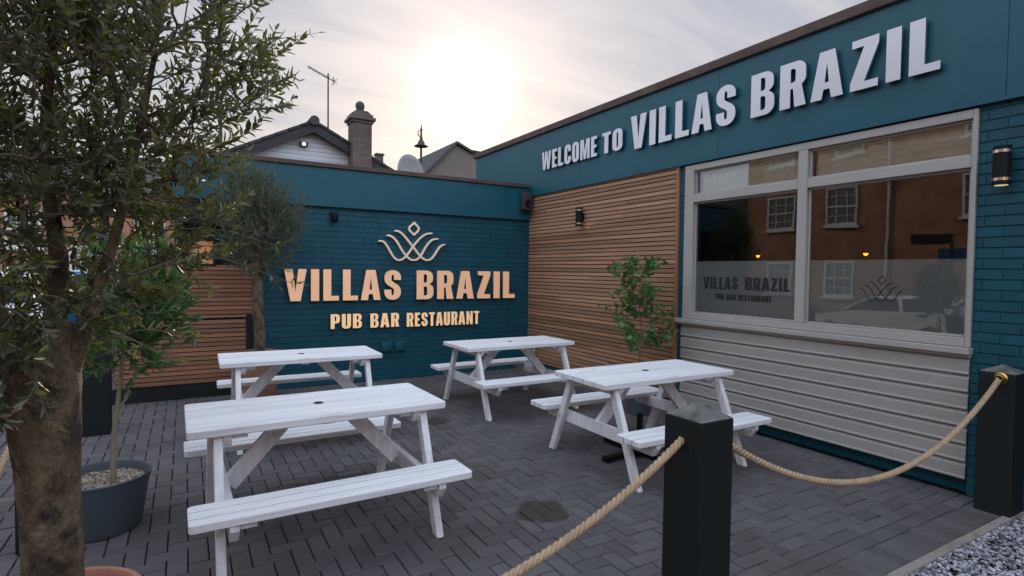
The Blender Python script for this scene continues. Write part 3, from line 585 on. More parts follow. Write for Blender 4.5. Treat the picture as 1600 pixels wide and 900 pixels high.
# rear wall sign; local x = world x, local y = world z, outward = -y
s1 = sign_empty('wall_sign', 'copper coloured raised letters reading VILLAS BRAZIL, PUB BAR RESTAURANT on the teal brick wall', 'sign', (0, YB - .008, 0), 'back')
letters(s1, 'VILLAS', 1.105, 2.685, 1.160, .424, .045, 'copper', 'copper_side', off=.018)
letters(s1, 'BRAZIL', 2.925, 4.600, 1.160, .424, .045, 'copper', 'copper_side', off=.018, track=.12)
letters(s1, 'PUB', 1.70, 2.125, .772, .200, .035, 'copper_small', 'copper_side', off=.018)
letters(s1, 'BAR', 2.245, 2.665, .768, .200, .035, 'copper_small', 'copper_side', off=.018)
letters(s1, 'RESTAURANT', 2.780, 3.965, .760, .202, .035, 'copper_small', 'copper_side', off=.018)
# emblem strokes: three waves and a seed, in emblem units
EM = [[(195,455),(225,450),(260,457),(290,480),(330,540),(370,610),(405,670),(440,712),(480,737),(525,737),(570,715),(620,665),(660,612),(700,552),(740,497),(780,450),(820,405),(850,380),(890,352),(930,335),(970,327),(1015,325)],
      [(310,370),(345,366),(380,378),(420,407),(460,452),(510,530),(545,590),(585,645),(625,692),(670,728),(720,742),(770,732),(815,700),(850,650),(880,597),(915,535),(960,475),(1000,438),(1040,418),(1115,410)],
      [(425,300),(455,294),(490,303),(530,328),(575,370),(625,430),(670,487),(710,535),(755,592),(800,650),(850,702),(895,735),(940,745),(985,733),(1025,700),(1060,650),(1095,595),(1130,545),(1170,513),(1222,498)]]
EMD = [(730,163),(752,192),(785,225),(800,258),(785,295),(755,325),(728,352),(700,325),(665,292),(650,256),(668,222),(705,192)]
def ribbon(mb, pts, wd, d0, d1, fn, closed=False):
    # smooth
    n = len(pts); L_, R2 = [], []
    for i, p in enumerate(pts):
        a = pts[(i - 1) % n] if closed else pts[max(i - 1, 0)]; b_ = pts[(i + 1) % n] if closed else pts[min(i + 1, n - 1)]
        dx, dy = b_[0] - a[0], b_[1] - a[1]; ln = math.hypot(dx, dy) or 1; e = 1 if closed else min(1, .35 + .9 * min(i, n - 1 - i) / 2)
        L_.append((p[0] - dy / ln * wd / 2 * e, p[1] + dx / ln * wd / 2 * e)); R2.append((p[0] + dy / ln * wd / 2 * e, p[1] - dx / ln * wd / 2 * e))
    vs = [fn(*p, d1) for p in L_] + [fn(*p, d1) for p in R2] + [fn(*p, d0) for p in L_] + [fn(*p, d0) for p in R2]
    fs = []; m_ = n if closed else n - 1
    for i in range(m_):
        j = (i + 1) % n; fs += [(i, j, n + j, n + i), (2 * n + i, i, j, 2 * n + j)[::-1], (n + i, n + j, 3 * n + j, 3 * n + i), (2 * n + i, 2 * n + j, 3 * n + j, 3 * n + i)[::-1]]
    if not closed: fs += [(0, n, 3 * n, 2 * n), (n - 1, 3 * n - 1, 4 * n - 1, 2 * n - 1)]
    mb.add(vs, fs)
def spline(pts, k=3, closed=False):
    outp = []; n = len(pts)
    for i in range(n if closed else n - 1):
        P = [pts[(i + o_) % n] if closed else pts[min(max(i + o_, 0), n - 1)] for o_ in (-1, 0, 1, 2)]
        for s_ in range(k):
            t = s_ / k; outp.append(tuple(.5 * (2 * P[1][c_] + (P[2][c_] - P[0][c_]) * t + (2 * P[0][c_] - 5 * P[1][c_] + 4 * P[2][c_] - P[3][c_]) * t * t + (3 * P[1][c_] - P[0][c_] - 3 * P[2][c_] + P[3][c_]) * t ** 3) for c_ in range(len(pts[0]))))
    if not closed: outp.append(tuple(pts[-1]))
    return outp
em = sign_empty('wave_emblem', 'copper line emblem of three waves and a seed above the wall lettering', 'emblem', (0, YB - .008, 0), 'back')
# unit -> local metres on the rear wall
eu = lambda u, v, d: (2.359 + (u - 195) * .000992, 1.992 - (v - 455) * .00095 + (u - 195) * .00003, d)
for i, pth in enumerate(EM):
    q = MB(); ribbon(q, spline(pth), .024, .015 + .0005 * i, .055 + .002 * i, eu if False else (lambda X, Z, d: (X, Z, d))) if False else ribbon(q, [eu(*p, 0)[:2] for p in spline(pth)], .024, .015 + .0005 * i, .050 + .003 * i, lambda X, Z, d: (X, Z, d))
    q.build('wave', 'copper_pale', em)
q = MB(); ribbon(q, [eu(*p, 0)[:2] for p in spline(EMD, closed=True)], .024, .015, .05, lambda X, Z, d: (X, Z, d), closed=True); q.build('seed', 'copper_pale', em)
# fascia sign
s2 = sign_empty('fascia_sign', 'raised white letters reading WELCOME TO VILLAS BRAZIL on the teal fascia', 'sign', (XR - .045, 0, 0), 'right')
fx = lambda y: -y
letters(s2, 'WELCOME', fx(7.335), fx(5.985), 3.172, .275, .022, 'white_letter', 'letter_side', off=.022, track=.10)
letters(s2, 'TO', fx(5.875), fx(5.475), 3.172, .275, .022, 'white_letter', 'letter_side', off=.022, track=.10)
letters(s2, 'VILLAS', fx(5.315), fx(3.775), 3.125, .412, .025, 'white_letter', 'letter_side', off=.025)
letters(s2, 'BRAZIL', fx(3.595), fx(1.995), 3.130, .412, .025, 'white_letter', 'letter_side', off=.025, track=.12)
# window vinyl
s3 = sign_empty('window_lettering', 'black letters reading VILLAS BRAZIL, PUB BAR RESTAURANT on the frosted left pane', 'lettering', (XR + .0225, 0, 0), 'right')
letters(s3, 'VILLAS', fx(4.225), fx(3.785), 1.430, .130, .0015, 'vinyl', 'vinyl', off=.001)
letters(s3, 'BRAZIL', fx(3.695), fx(3.205), 1.430, .130, .0015, 'vinyl', 'vinyl', off=.001)
letters(s3, 'PUB BAR RESTAURANT', fx(4.06), fx(3.395), 1.320, .060, .0015, 'vinyl', 'vinyl', off=.001, space=.5)
em2 = sign_empty('window_emblem', 'thin black wave emblem on the frosted right window pane', 'emblem', (XR + .0225, 0, 0), 'right')
e2 = lambda u, v: (-2.575 + (u - 195) * .000325, 1.482 - (v - 455) * .00036 + (u - 195) * .000012)
for pth in EM:
    q = MB(); ribbon(q, [e2(*p) for p in spline(pth)], .0065, .001, .0022, lambda X, Z, d: (X, Z, d)); q.build('wave', 'vinyl', em2)
q = MB(); ribbon(q, [e2(*p) for p in spline(EMD, closed=True)], .0065, .001, .0022, lambda X, Z, d: (X, Z, d), closed=True); q.build('seed', 'vinyl', em2)

# ------------------------------------------------------------------ wall lights, speaker, camera, sockets
def wall_light(y, z0, label, lit):
    t = thing('wall_light', label, 'wall light', (XR - .02, y, z0), group='black cylinder wall lights')
    q = MB(); q.lathe([(.0, .0), (.05, .0), (.05, .265), (.0, .265)], 28, c=(-.075, 0, 0)); q.build('cylinder_body', 'black_metal', t, smooth=True)
    q = MB(); q.bbox(-.06, .0, -.03, .03, .09, .18, .004); q.build('wall_bracket', 'black_metal', t)
    for zz_ in (.028, .218):
        q = MB(); q.lathe([(.051, .0), (.0535, .0), (.0535, .02), (.051, .02)], 28, c=(-.075, 0, zz_)); q.build('chrome_band', 'chrome', t, smooth=True)
    q = MB(); q.lathe([(.0, -.002), (.038, -.002), (.038, .001)], 24, c=(-.075, 0, 0)); q.build('lens', 'lens_lit' if lit else 'chrome', t)
wall_light(1.61, 2.225, 'black cylinder wall light with chrome bands on teal brick beside the window', True)
wall_light(6.35, 2.240, 'black cylinder wall light on the cedar cladding', False)
t = thing('wall_speaker', 'small dark speaker tucked under the fascia in the wall corner', 'speaker', (4.76, YB - .06, 2.58))
q = MB(); q.bbox(-.085, .085, -.13, .0, .0, .28, .02); q.build('cabinet', 'speaker', t, smooth=True)
q = MB(); q.lathe([(.0, .0), (.045, .004), (.055, .012), (.06, .012)], 24); o = q.build('driver', 'black_metal', t, smooth=True); o.rotation_euler = (R_(90), 0, 0); o.location = (0, -.131, .1)
q = MB(); q.bbox(-.02, .02, .0, .005, .1, .18, .001); q.build('bracket', 'black_metal', t)
t = thing('dome_camera', 'small black dome camera under the rear fascia left of the emblem', 'camera', (1.745, YB - .01, 2.27))
q = MB(); q.lathe([(.0, -.05), (.03, -.04), (.047, -.015), (.05, .02), (.05, .045), (.0, .047)], 24, c=(0, -.06, 0)); q.build('dome', 'black_metal', t, smooth=True)
q = MB(); q.bbox(-.05, .05, -.03, 0, .05, .10, .006); q.build('bracket', 'black_metal', t)
for i, (x, lb) in enumerate(((2.49, 'teal painted outdoor socket low on the rear wall, left of the pair'), (2.69, 'teal painted outdoor socket low on the rear wall, right of the pair'))):
    t = thing('outdoor_socket', lb, 'socket', (x, YB - .008, .41), group='outdoor sockets on the rear wall')
    q = MB(); q.bbox(-.075, .075, -.035, 0, 0, .14, .008); q.build('box', 'teal_paint', t, smooth=True)
    q = MB(); q.bbox(-.06, .06, -.045, -.0355, .015, .12, .004); q.build('cover', 'teal_paint', t, smooth=True)

# ------------------------------------------------------------------ picnic tables
TL, TW, TH, BH = 1.446, .685, .75, .418
def plank_row(mb, n, L_, W_, zt, th, gap=.009, rc=.022):
    pw = (W_ - gap * (n - 1)) / n
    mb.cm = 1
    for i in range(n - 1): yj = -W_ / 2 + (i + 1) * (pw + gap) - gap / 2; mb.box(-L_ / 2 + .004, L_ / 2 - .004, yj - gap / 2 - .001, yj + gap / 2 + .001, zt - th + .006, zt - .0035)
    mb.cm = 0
    for i in range(n):
        y0 = -W_ / 2 + i * (pw + gap); y1 = y0 + pw; dz = random.uniform(-.0008, .0008)
        def corner(x, y, sx, sy, rnd):
            if not rnd: return [(x, y)]
            return [(x - sx * rc * (1 - math.cos(a)), y - sy * rc * (1 - math.sin(a))) for a in [R_(t_) for t_ in (0, 30, 60, 90)]] if sx * sy > 0 else [(x - sx * rc * (1 - math.cos(a)), y - sy * rc * (1 - math.sin(a))) for a in [R_(t_) for t_ in (90, 60, 30, 0)]]
        X = L_ / 2
        poly = corner(X, y1, 1, 1, i == n - 1) + corner(-X, y1, -1, 1, i == n - 1) + corner(-X, y0, -1, -1, i == 0) + corner(X, y0, 1, -1, i == 0)
        e = .0035; cx, cy = 0, (y0 + y1) / 2
        def inset(p): return (p[0] - math.copysign(e, p[0]), p[1] - math.copysign(e, p[1] - cy))
        n_ = len(poly); rings = [(poly, zt - th + e), (poly, zt - e), ([inset(p) for p in poly], zt)]
        vs = [(p[0], p[1], z + dz) for rg, z in rings for p in rg] + [(inset(p)[0], inset(p)[1], zt - th + dz) for p in poly]
        fs = [tuple(range(2 * n_, 3 * n_)), tuple(range(3 * n_, 4 * n_))[::-1]]
        for (ra, rb) in ((0, 1), (1, 2), (3, 0)): fs += [(ra * n_ + k_, ra * n_ + (k_ + 1) % n_, rb * n_ + (k_ + 1) % n_, rb * n_ + k_) for k_ in range(n_)]
        mb.add(vs, fs)
def make_table():
    t = thing('picnic_table', '', 'picnic table', group='white wooden picnic tables on the patio')
    q = MB(); plank_row(q, 5, TL, TW, TH, .042); q.build('tabletop', ['white_wood', 'joint_shade'], t)
    q = MB(); q.lathe([(.0, .0015), (.022, .002), (.029, .003), (.031, .0), (.031, -.004)], 26, c=(0, 0, TH)); q.build('parasol_hole_cap', 'black_metal', t, smooth=True)
    for s in (-1, 1):
        q = MB(); plank_row(q, 3, TL, .252, BH, .040); o = q.build('seat', ['white_wood', 'joint_shade'], t); o.location = (0, s * .599, 0)
    for ex in (-1, 1):
        xo = ex * .600      # outer leg plane
        for s in (-1, 1):
            # slanted leg, cut level at foot and top
            q = MB(); yf, yt, wl = .555, .262, .074; tl = .044
            x0, x1 = sorted((xo, xo - ex * tl)); z0, z1 = 0, TH - .044
            poly = [(s * (yf - wl / 2), z0), (s * (yf + wl / 2), z0), (s * (yt + wl / 2), z1), (s * (yt - wl / 2), z1)]
            if s < 0: poly = poly[::-1]
            bm = bmesh.new(); vv = [bm.verts.new((x0, a, b_)) for a, b_ in poly] + [bm.verts.new((x1, a, b_)) for a, b_ in poly]
            bm.faces.new(vv[:4][::-1]); bm.faces.new(vv[4:]); [bm.faces.new((vv[i], vv[(i + 1) % 4], vv[4 + (i + 1) % 4], vv[4 + i])) for i in range(4)]
            bmesh.ops.recalc_face_normals(bm, faces=bm.faces[:]); bmesh.ops.bevel(bm, geom=bm.edges[:], offset=.004, segments=2, affect='EDGES'); bm.verts.index_update()
            q.add([v.co.copy() for v in bm.verts], [tuple(v.index for v in f.verts) for f in bm.faces]); bm.free()
            q.build('leg', 'white_wood_leg', t)
            for bz in (BH - .085, TH - .082):
                by_ = s * (yf + (yt - yf) * bz / z1); q = MB(); q.tube([(xo - ex * .001, by_, bz), (xo + ex * .005, by_, bz)], .009, 12); q.build('bolt', 'bolt', t)
        # seat bearer with clipped ends, inside the legs
        xa, xb = sorted((xo - ex * (tl + .002), xo - ex * (tl + .044)))
        q = MB(); z1 = BH - .042; z0 = z1 - .092
        q.prism([(-.715, z1), (-.715, z1 - .03), (-.67, z0), (.67, z0), (.715, z1 - .03), (.715, z1)], xa, xb, lambda u, v, d: (d, u, v)); q.build('seat_bearer', 'white_wood_leg', t)
        z1 = TH - .044; z0 = z1 - .07
        q = MB(); q.prism([(-.31, z1), (-.31, z1 - .03), (-.28, z0), (.28, z0), (.31, z1 - .03), (.31, z1)], xa, xb, lambda u, v, d: (d, u, v)); q.build('top_bearer', 'white_wood_leg', t)
        # small cleats under the top and the seats
        xc, xd = sorted((xo - ex * (tl + .047), xo - ex * (tl + .125)))
        for s in (-1, 1):
            q = MB(); q.bbox(xc, xd, s * .26 - .03, s * .26 + .03, TH - .075, TH - .0435, .003); q.build('cleat', 'white_wood_leg', t)
            q = MB(); q.bbox(xc, xd, s * .66 - .03, s * .66 + .03, BH - .075, BH - .0415, .003); q.build('cleat', 'white_wood_leg', t)
        # diagonal brace from the seat bearer up to the middle of the top
        q = MB(); a = Vector((xo - ex * (tl + .05), 0, .33)); b_ = Vector((ex * .17, 0, TH - .052))
        q.bar(a, b_, .04, .095, upv=(0, 1, 0) if False else (ex, 0, 1), bev=.004)
        q.build('brace', 'white_wood_leg', t)
    q = MB(); q.bbox(-.035, .035, -.27, .27, TH - .066, TH - .0435, .003); q.build('centre_bearer', 'white_wood_leg', t)
    return t
tp = make_table()
TABS = [(.7164, 3.6037, .0152, 'nearest white picnic table at the left, in front of the grey planter'),
        (.9817, 5.774, -.0188, 'white picnic table behind the nearest one, beside the terracotta pot olive tree'),
        (3.3495, 5.7421, .0097, 'white picnic table in the back corner by the cedar cladding'),
        (3.4283, 3.5422, -.012, 'white picnic table at the right in front of the shop window boarding')]
for i, (x, y, a, lb) in enumerate(TABS):
    o = tp if i == 0 else copy_tree(tp); o.location = (x, y, 0); o.rotation_euler = (0, 0, a); o['label'] = lb

# parasol base under the right-hand table
t = thing('parasol_base', 'black cross shaped parasol base under the right picnic table', 'parasol base', (3.43, 3.60, 0))
q = MB()
for a in (0, 90): q.bbox(-.42, .42, -.03, .03, .012 + (.0005 if a else 0), .05, .004, Matrix.Rotation(R_(a + 4), 4, 'Z'))
q.bbox(-.11, .11, -.11, .11, .05, .062, .003, Matrix.Rotation(R_(4), 4, 'Z')); q.build('cross_foot', 'black_metal', t)
q = MB(); q.tube([(0, 0, .06), (0, 0, .36)], .026, 20); q.build('socket_tube', 'black_metal', t, smooth=True)

# ------------------------------------------------------------------ posts and ropes
def post(x, y, w_, h, cap, label, rz=0):
    t = thing('fence_post', label, 'post', (x, y, 0), rz, group='square black timber posts round the patio')
    q = MB(); q.bbox(-w_ / 2, w_ / 2, -w_ / 2, w_ / 2, -.05, h, .006); q.build('shaft', 'black_timber', t)
    q = MB(); e = w_ / 2 - .002; q.add([(-e, -e, h + .001), (e, -e, h + .001), (e, e, h + .001), (-e, e, h + .001), (0, 0, h + cap)], [(0, 1, 4), (1, 2, 4), (2, 3, 4), (3, 0, 4), (3, 2, 1, 0)]); q.build('pyramid_top', 'post_cap', t)
    return t
pn = post(1.883, 1.622, .198, .990, .062, 'near black timber post with a worn grey pyramid top and rope through it')
post(4.790, 1.552, .20, .955, .05, 'black timber post against the teal brick at the right, holding a brass rope eye')
pl = post(-.72, 4.06, .19, .95, .05, 'black timber post mostly hidden behind the big olive trunk')
post(-.73, 6.52, .21, .97, .05, 'black timber post beyond the grey planter, in front of the slat screen')
post(-1.0, 1.60, .2, .97, .05, 'black timber corner post just left of the photo, where two ropes meet')
# rope holes
q = MB(); q.lathe([(.0, .001), (.017, .001), (.021, .0035), (.024, .001)], 24); o = q.build('rope_hole', 'dark_hole', pn); o.rotation_euler = (0, R_(-90), 0); o.location = (-.0995, -.005, .905)
def rope(p0, p1, sag, label, rad=.0165, lay=.052, ends=None):
    p0 = Vector(p0); p1 = Vector(p1); n = 220
    cl = [p0.lerp(p1, i / n) - Vector((0, 0, sag * 4 * (i / n) * (1 - i / n))) for i in range(n + 1)]
    q = MB(); s = 0; acc = [0]
    for a, b_ in zip(cl[:-1], cl[1:]): s += (b_ - a).length; acc.append(s)
    total = s; m = int(total / .0055)
    path = []; j = 0
    for i in range(m + 1):
        d = total * i / m
        while j < n - 1 and acc[j + 1] < d: j += 1
        f = (d - acc[j]) / max(1e-9, acc[j + 1] - acc[j]); path.append((cl[j].lerp(cl[j + 1], f), (cl[j + 1] - cl[j]).normalized(), d))
    for k_ in range(3):
        pts = []
        for p, dr, d in path:
            sd = dr.cross(Vector((0, 0, 1))).normalized(); uu = sd.cross(dr); ph = 2 * math.pi * (d / (lay * 1.55) + k_ / 3)
            pts.append(p + (sd * math.cos(ph) + uu * math.sin(ph)) * rad * .50)
        q.tube(pts, rad * .56, 8, r=.4 + .2 * k_)
    o = q.build('rope', 'rope', smooth=True); tagt(o, label, 'rope', 'thick twisted ropes between the posts'); return o
rope((1.797, 1.625, .905), (-.905, 1.62, .90), .42, 'twisted rope from the near post running out of view at lower left')
rope((1.972, 1.625, .900), (4.655, 1.53, .915), .42, 'twisted rope sagging between the near post and the brass eye on the right post')
rope((-.93, 1.70, .90), (-.765, 3.96, .80), .42, 'twisted rope behind the big olive trunk at the left edge')
# brass eye
t = thing('rope_eye', 'brass rope end cap on the right black post', 'rope fitting', (4.69, 1.528, .922))
q = MB(); q.lathe([(.0, .0), (.036, .0), (.038, .006), (.030, .012), (.024, .03), (.018, .032)], 24); o = q.build('brass_cup', 'brass', t, smooth=True); o.rotation_euler = (0, R_(-90), 0)
q = MB(); q.lathe([(.017, -.004), (.022, -.004), (.022, .004), (.017, .004)], 20); o = q.build('brass_ring', 'brass', t, smooth=True); o.rotation_euler = (0, R_(-90), 0); o.location = (-.035, 0, 0)

# ------------------------------------------------------------------ trees
def leaf_geo(mb, p, d, nrm, L_, W_, curl=.12):
    d = d.normalized(); sd = d.cross(nrm)
    if sd.length < 1e-4: sd = d.orthogonal()
    sd.normalize(); nn = sd.cross(d)
    a = p; b_ = p + d * L_ - nn * L_ * curl
    l1 = p + d * L_ * .33 + sd * W_ / 2 + nn * W_ * .18; l2 = p + d * L_ * .72 + sd * W_ * .40 + nn * W_ * .12 - nn * L_ * curl * .5
    r1 = p + d * L_ * .33 - sd * W_ / 2 + nn * W_ * .18; r2 = p + d * L_ * .72 - sd * W_ * .40 + nn * W_ * .12 - nn * L_ * curl * .5
    mb.add([a, l1, l2, b_, r2, r1], [(0, 1, 2, 3), (0, 3, 4, 5)])
def rv(s=1): return Vector((random.gauss(0, s), random.gauss(0, s), random.gauss(0, s)))
def leafy_twig(lv, tw, p, d, length, nleaf, LL, LW, droop=.0, r0=.0022, spread=.75):
    pts = [p.copy()]; d = d.normalized(); seg = 6; dd = d.copy()
    for i in range(seg):
        dd = (dd + rv(.07) + Vector((0, 0, .05 - droop))).normalized(); pts.append(pts[-1] + dd * length / seg)
    tw.tube(pts, [r0 * (1 - .7 * i / seg) for i in range(seg + 1)], 4, cap=False)
    ph = random.uniform(0, 6.3)
    for i in range(nleaf):
        f = .12 + .88 * i / nleaf; k_ = min(seg - 1, int(f * seg)); q0 = pts[k_].lerp(pts[k_ + 1], f * seg - k_); ax = (pts[k_ + 1] - pts[k_]).normalized()
        e1 = ax.orthogonal().normalized(); e2 = ax.cross(e1)
        for s in (0, math.pi):
            if random.random() < .10: continue
            a = ph + i * 1.57 + s + random.gauss(0, .35); o_ = e1 * math.cos(a) + e2 * math.sin(a)
            ld = (ax * random.uniform(.45, 1.0) + o_ * spread + rv(.12)).normalized()
            sc = random.uniform(.6, 1.15) * (1 - .3 * f)
            leaf_geo(lv, q0, ld, (ax - o_ * .3 + Vector((0, 0, .35)) + rv(.45)), LL * sc, LW * sc * random.uniform(.8, 1.15), random.uniform(-.05, .22))
    leaf_geo(lv, pts[-1], dd, rv(1), LL * .7, LW * .7)
def grow_crown(trunk_nodes, region, n, lv, tw, tlen, nleaf, LL, LW, rbase=.007, outward=None, droop=0, lift=.35, spread=.75, deadc=None):
    nodes = [Vector(p) for p in trunk_nodes]; par = [None] * len(nodes); cen = sum(nodes, Vector()) / len(nodes)
    anchors = sorted([region() for _ in range(n)], key=lambda a: min((a - t_).length for t_ in nodes[:len(trunk_nodes)]))
    cnt = {}
    N0 = len(nodes); arr = np.array([list(v) for v in nodes])
    segs = []
    for a in anchors:
        dist = np.linalg.norm(arr - np.array(a), axis=1); i = int(np.argmin(dist)); p = nodes[i]
        segs.append((i, len(nodes))); nodes.append(a); arr = np.vstack([arr, np.array(a)])
    child = [0] * len(nodes)
    for i, j in reversed(segs): child[i] += child[j] + 1
    for i, j in segs:
        a, b_ = nodes[i], nodes[j]; mid = a.lerp(b_, .5) + rv(.03) * (b_ - a).length * 2 + Vector((0, 0, -.03 * (b_ - a).length))
        ra = min(rbase, .0016 * math.sqrt(child[j] + 1) + .0008); 
        tw.tube([a, a.lerp(mid, .5) + rv(.004), mid, b_.lerp(mid, .5), b_], [ra * 1.15, ra * 1.08, ra, ra * .95, ra * .9], 5, cap=False)
        base = (b_ - a).normalized(); oc = outward(b_) if outward else (b_ - cen).normalized()
        d = (base * .5 + oc * .8 + Vector((0, 0, lift)) + rv(.4)).normalized()
        leafy_twig(lv, tw, b_, d, tlen * random.uniform(.6, 1.25), nleaf, LL, LW, droop, spread=spread)
def ell_region(ells):
    wts = [e[1][0] * e[1][1] * e[1][2] for e in ells]; sw = sum(wts)
    def f():
        r_ = random.uniform(0, sw); k_ = 0
        while k_ < len(wts) - 1 and r_ > wts[k_]: r_ -= wts[k_]; k_ += 1
        c_, rad = ells[k_][:2]
        while True:
            v = Vector([random.uniform(-1, 1) for _ in range(3)])
            if .12 < v.length < 1: break
        v = v * (.35 + .65 * v.length) if v.length < .6 else v
        return Vector((c_[0] + v.x * rad[0], c_[1] + v.y * rad[1], c_[2] + v.z * rad[2]))
    return f
def bark_tube(mb, pts, rads, n=44, amp=.05, knots=0):
    """lumpy trunk"""
    sp = spline([tuple(p) + (r,) for p, r in zip(pts, rads)], 14); base = len(mb.v); vs = []
    ph = [random.uniform(0, 6.3) for _ in range(6)]
    for i, q in enumerate(sp):
        for k_ in range(n):
            a = 2 * math.pi * k_ / n; z = q[2]
            m_ = 1 + amp * (math.sin(2 * a + ph[0] + z * 3) + .7 * math.sin(3 * a + ph[1] - z * 6) + .45 * math.sin(5 * a + ph[2] + z * 11) + .3 * math.sin(9 * a + ph[3] + z * 23)) + random.gauss(0, .006)
            vs.append((q[0] + math.cos(a) * q[3] * m_, q[1] + math.sin(a) * q[3] * m_, q[2]))
    m2 = len(sp); fs = [(i * n + k_, i * n + (k_ + 1) % n, (i + 1) * n + (k_ + 1) % n, (i + 1) * n + k_) for i in range(m2 - 1) for k_ in range(n)] + [tuple((m2 - 1) * n + k_ for k_ in range(n))]
    for _ in range(knots):
        kc = sp[random.randint(2, m2 - 4)]; a = random.uniform(0, 6.3); kp = Vector((kc[0] + math.cos(a) * kc[3], kc[1] + math.sin(a) * kc[3], kc[2])); kr = random.uniform(.012, .030); kh = random.uniform(-.55, .75)
        for i_, v_ in enumerate(vs):
            w_ = math.exp(-((Vector(v_) - kp).length / kr) ** 2)
            if w_ > .02: c_ = Vector((kc[0], kc[1], v_[2])); o_ = Vector(v_) - c_; vs[i_] = tuple(c_ + o_ * (1 + kh * w_ * kr / kc[3]))
    mb.add(vs, fs, .5)
def finish_tree(t, lv, tw, leafm, twm, origin=(0, 0, 0)):
    o = tw.build('branches', twm, t, smooth=True, fix=False); o2 = lv.build('crown', leafm, t, fix=False); return o, o2
CR = Vector((math.cos(-YAW), -math.sin(-YAW), 0)); CF = Vector((math.sin(-YAW), math.cos(-YAW), 0))   # horizontal axes used to shape crowns

# big olive at the left
OX, OY = -.385, 2.315
t = thing('olive_tree', 'big olive tree with a thick mottled trunk at the left edge', 'olive tree', (OX, OY, 0))
random.seed(21)
q = MB(); bark_tube(q, [(0, 0, .30), (0, 0, .42), (.004, -.002, .62), (-.004, .004, .85), (-.01, .005, 1.08), (-.012, .0, 1.25), (-.01, 0, 1.40)], [.090, .086, .081, .086, .098, .104, .08], amp=.045, knots=16)
limbs = [([(-.05, .02, 1.22), (-.17, .08, 1.5), (-.26, .15, 1.85), (-.34, .2, 2.3)], [.038, .026, .018, .010]),
         ([(.0, .0, 1.28), (.02, .05, 1.6), (-.02, .1, 2.0), (.03, .1, 2.6)], [.038, .026, .018, .010]),
         ([(.04, -.02, 1.2), (.13, -.06, 1.48), (.22, -.08, 1.85), (.30, -.10, 2.3)], [.032, .020, .014, .008]),
         ([(-.04, -.04, 1.2), (-.10, -.16, 1.5), (-.16, -.28, 1.9)], [.032, .018, .010]),
         ([(.03, .05, 1.22), (.10, .2, 1.5), (.2, .32, 1.9)], [.032, .018, .010])]
nodes = []
for p, r in limbs:
    q.tube(spline(p, 5), [x[0] for x in spline([(y,) for y in r], 5)], 12); nodes += [Vector(x) for x in spline(p, 3)]
q.build('trunk', 'bark', t, smooth=True)
lv, tw = MB(), MB()
def E_(r, d, z, a, b_, c_): v = CR * r + CF * d; return ((v.x, v.y, z), (a, b_, c_))
reg = ell_region([E_(.06, .05, 2.35, .60, .55, .50), E_(-.30, .0, 1.95, .42, .40, .45), E_(.08, .1, 1.82, .42, .40, .28), E_(-.04, -.20, 1.46, .30, .20, .18), E_(-.02, -.22, 1.30, .20, .12, .12), E_(-.08, .10, 1.55, .30, .20, .20), E_(-.03, -.27, 1.66, .30, .16, .30), E_(-.38, .1, 1.50, .30, .30, .25)])
grow_crown([Vector((0, 0, 1.3))] + nodes, reg, 1180, lv, tw, .16, 8, .055, .0185, rbase=.008, lift=.2)
# long outlying shoots
for (r, d, z, dr, dz, ln) in [(.50, .05, 2.33, 1, .12, .36), (.42, .0, 2.12, 1, .08, .32), (.40, .1, 2.04, 1, .22, .32), (.36, .0, 2.20, 1, .15, .24), (.30, .0, 1.90, 1, .10, .22), (.44, .1, 2.44, 1, .35, .30), (.46, .05, 2.27, 1, -.05, .26)]:
    p = CR * r + CF * d + Vector((0, 0, z)); i = min(nodes, key=lambda n_: (n_ - p).length); tw.tube(spline([tuple(i), tuple(i.lerp(p, .5) + Vector((0, 0, .02))), tuple(p)], 4), .0035, 5)
    leafy_twig(lv, tw, p, CR * dr + Vector((0, 0, dz)), ln, 12, .045, .0115)
for (r0_, d0, z0, r1, d1, z1, n_) in [(.25, .15, 1.72, .62, .25, 1.68, 5), (.20, .12, 1.66, .70, .2, 1.545, 7), (.05, -.05, 1.42, .40, -.02, 1.30, 5), (.15, 0, 1.35, .44, .05, 1.36, 6), (-.02, -.1, 1.30, .1, -.12, 1.12, 4), (-.25, -.1, 1.35, -.12, -.14, 1.06, 5), (-.2, 0, 1.3, -.28, 0, 1.05, 6)]:
    a = CR * r0_ + CF * d0 + Vector((0, 0, z0)); b_ = CR * r1 + CF * d1 + Vector((0, 0, z1)); mid = a.lerp(b_, .5) + Vector((0, 0, .03))
    pth = [Vector(x) for x in spline([tuple(a), tuple(mid), tuple(b_)], 6)]; tw.tube(pth, [.0038 * (1 - .75 * i / (len(pth) - 1)) for i in range(len(pth))], 5)
    for j in range(n_):
        f = (j + 1) / n_; p = pth[min(len(pth) - 1, int(f * (len(pth) - 1)))]; leafy_twig(lv, tw, p, (b_ - a).normalized() + rv(.5), .05, 2, .045, .012)
finish_tree(t, lv, tw, 'olive_leaf', 'twig')
def pot(t, prof_out, soil_z, soil_r, m, name='pot', fill='soil'):
    q = MB(); q.lathe(prof_out, 56); q.build(name, m, t, smooth=True)
    q = MB(); n = 30; q.add([(0, 0, soil_z)] + [(soil_r * math.cos(2 * math.pi * i / n), soil_r * math.sin(2 * math.pi * i / n), soil_z) for i in range(n)], [(0, 1 + i, 1 + (i + 1) % n) for i in range(n)]); q.build('soil', fill, t)
t = thing('terracotta_pot', 'large terracotta pot rim at the bottom edge, holding the big olive tree', 'plant pot', (OX, OY, 0))
pot(t, [(0, 0), (.20, 0), (.21, .01), (.238, .38), (.240, .40), (.258, .405), (.262, .42), (.262, .455), (.254, .467), (.238, .467), (.230, .455), (.226, .41), (.2, .1)], .42, .226, 'terracotta')

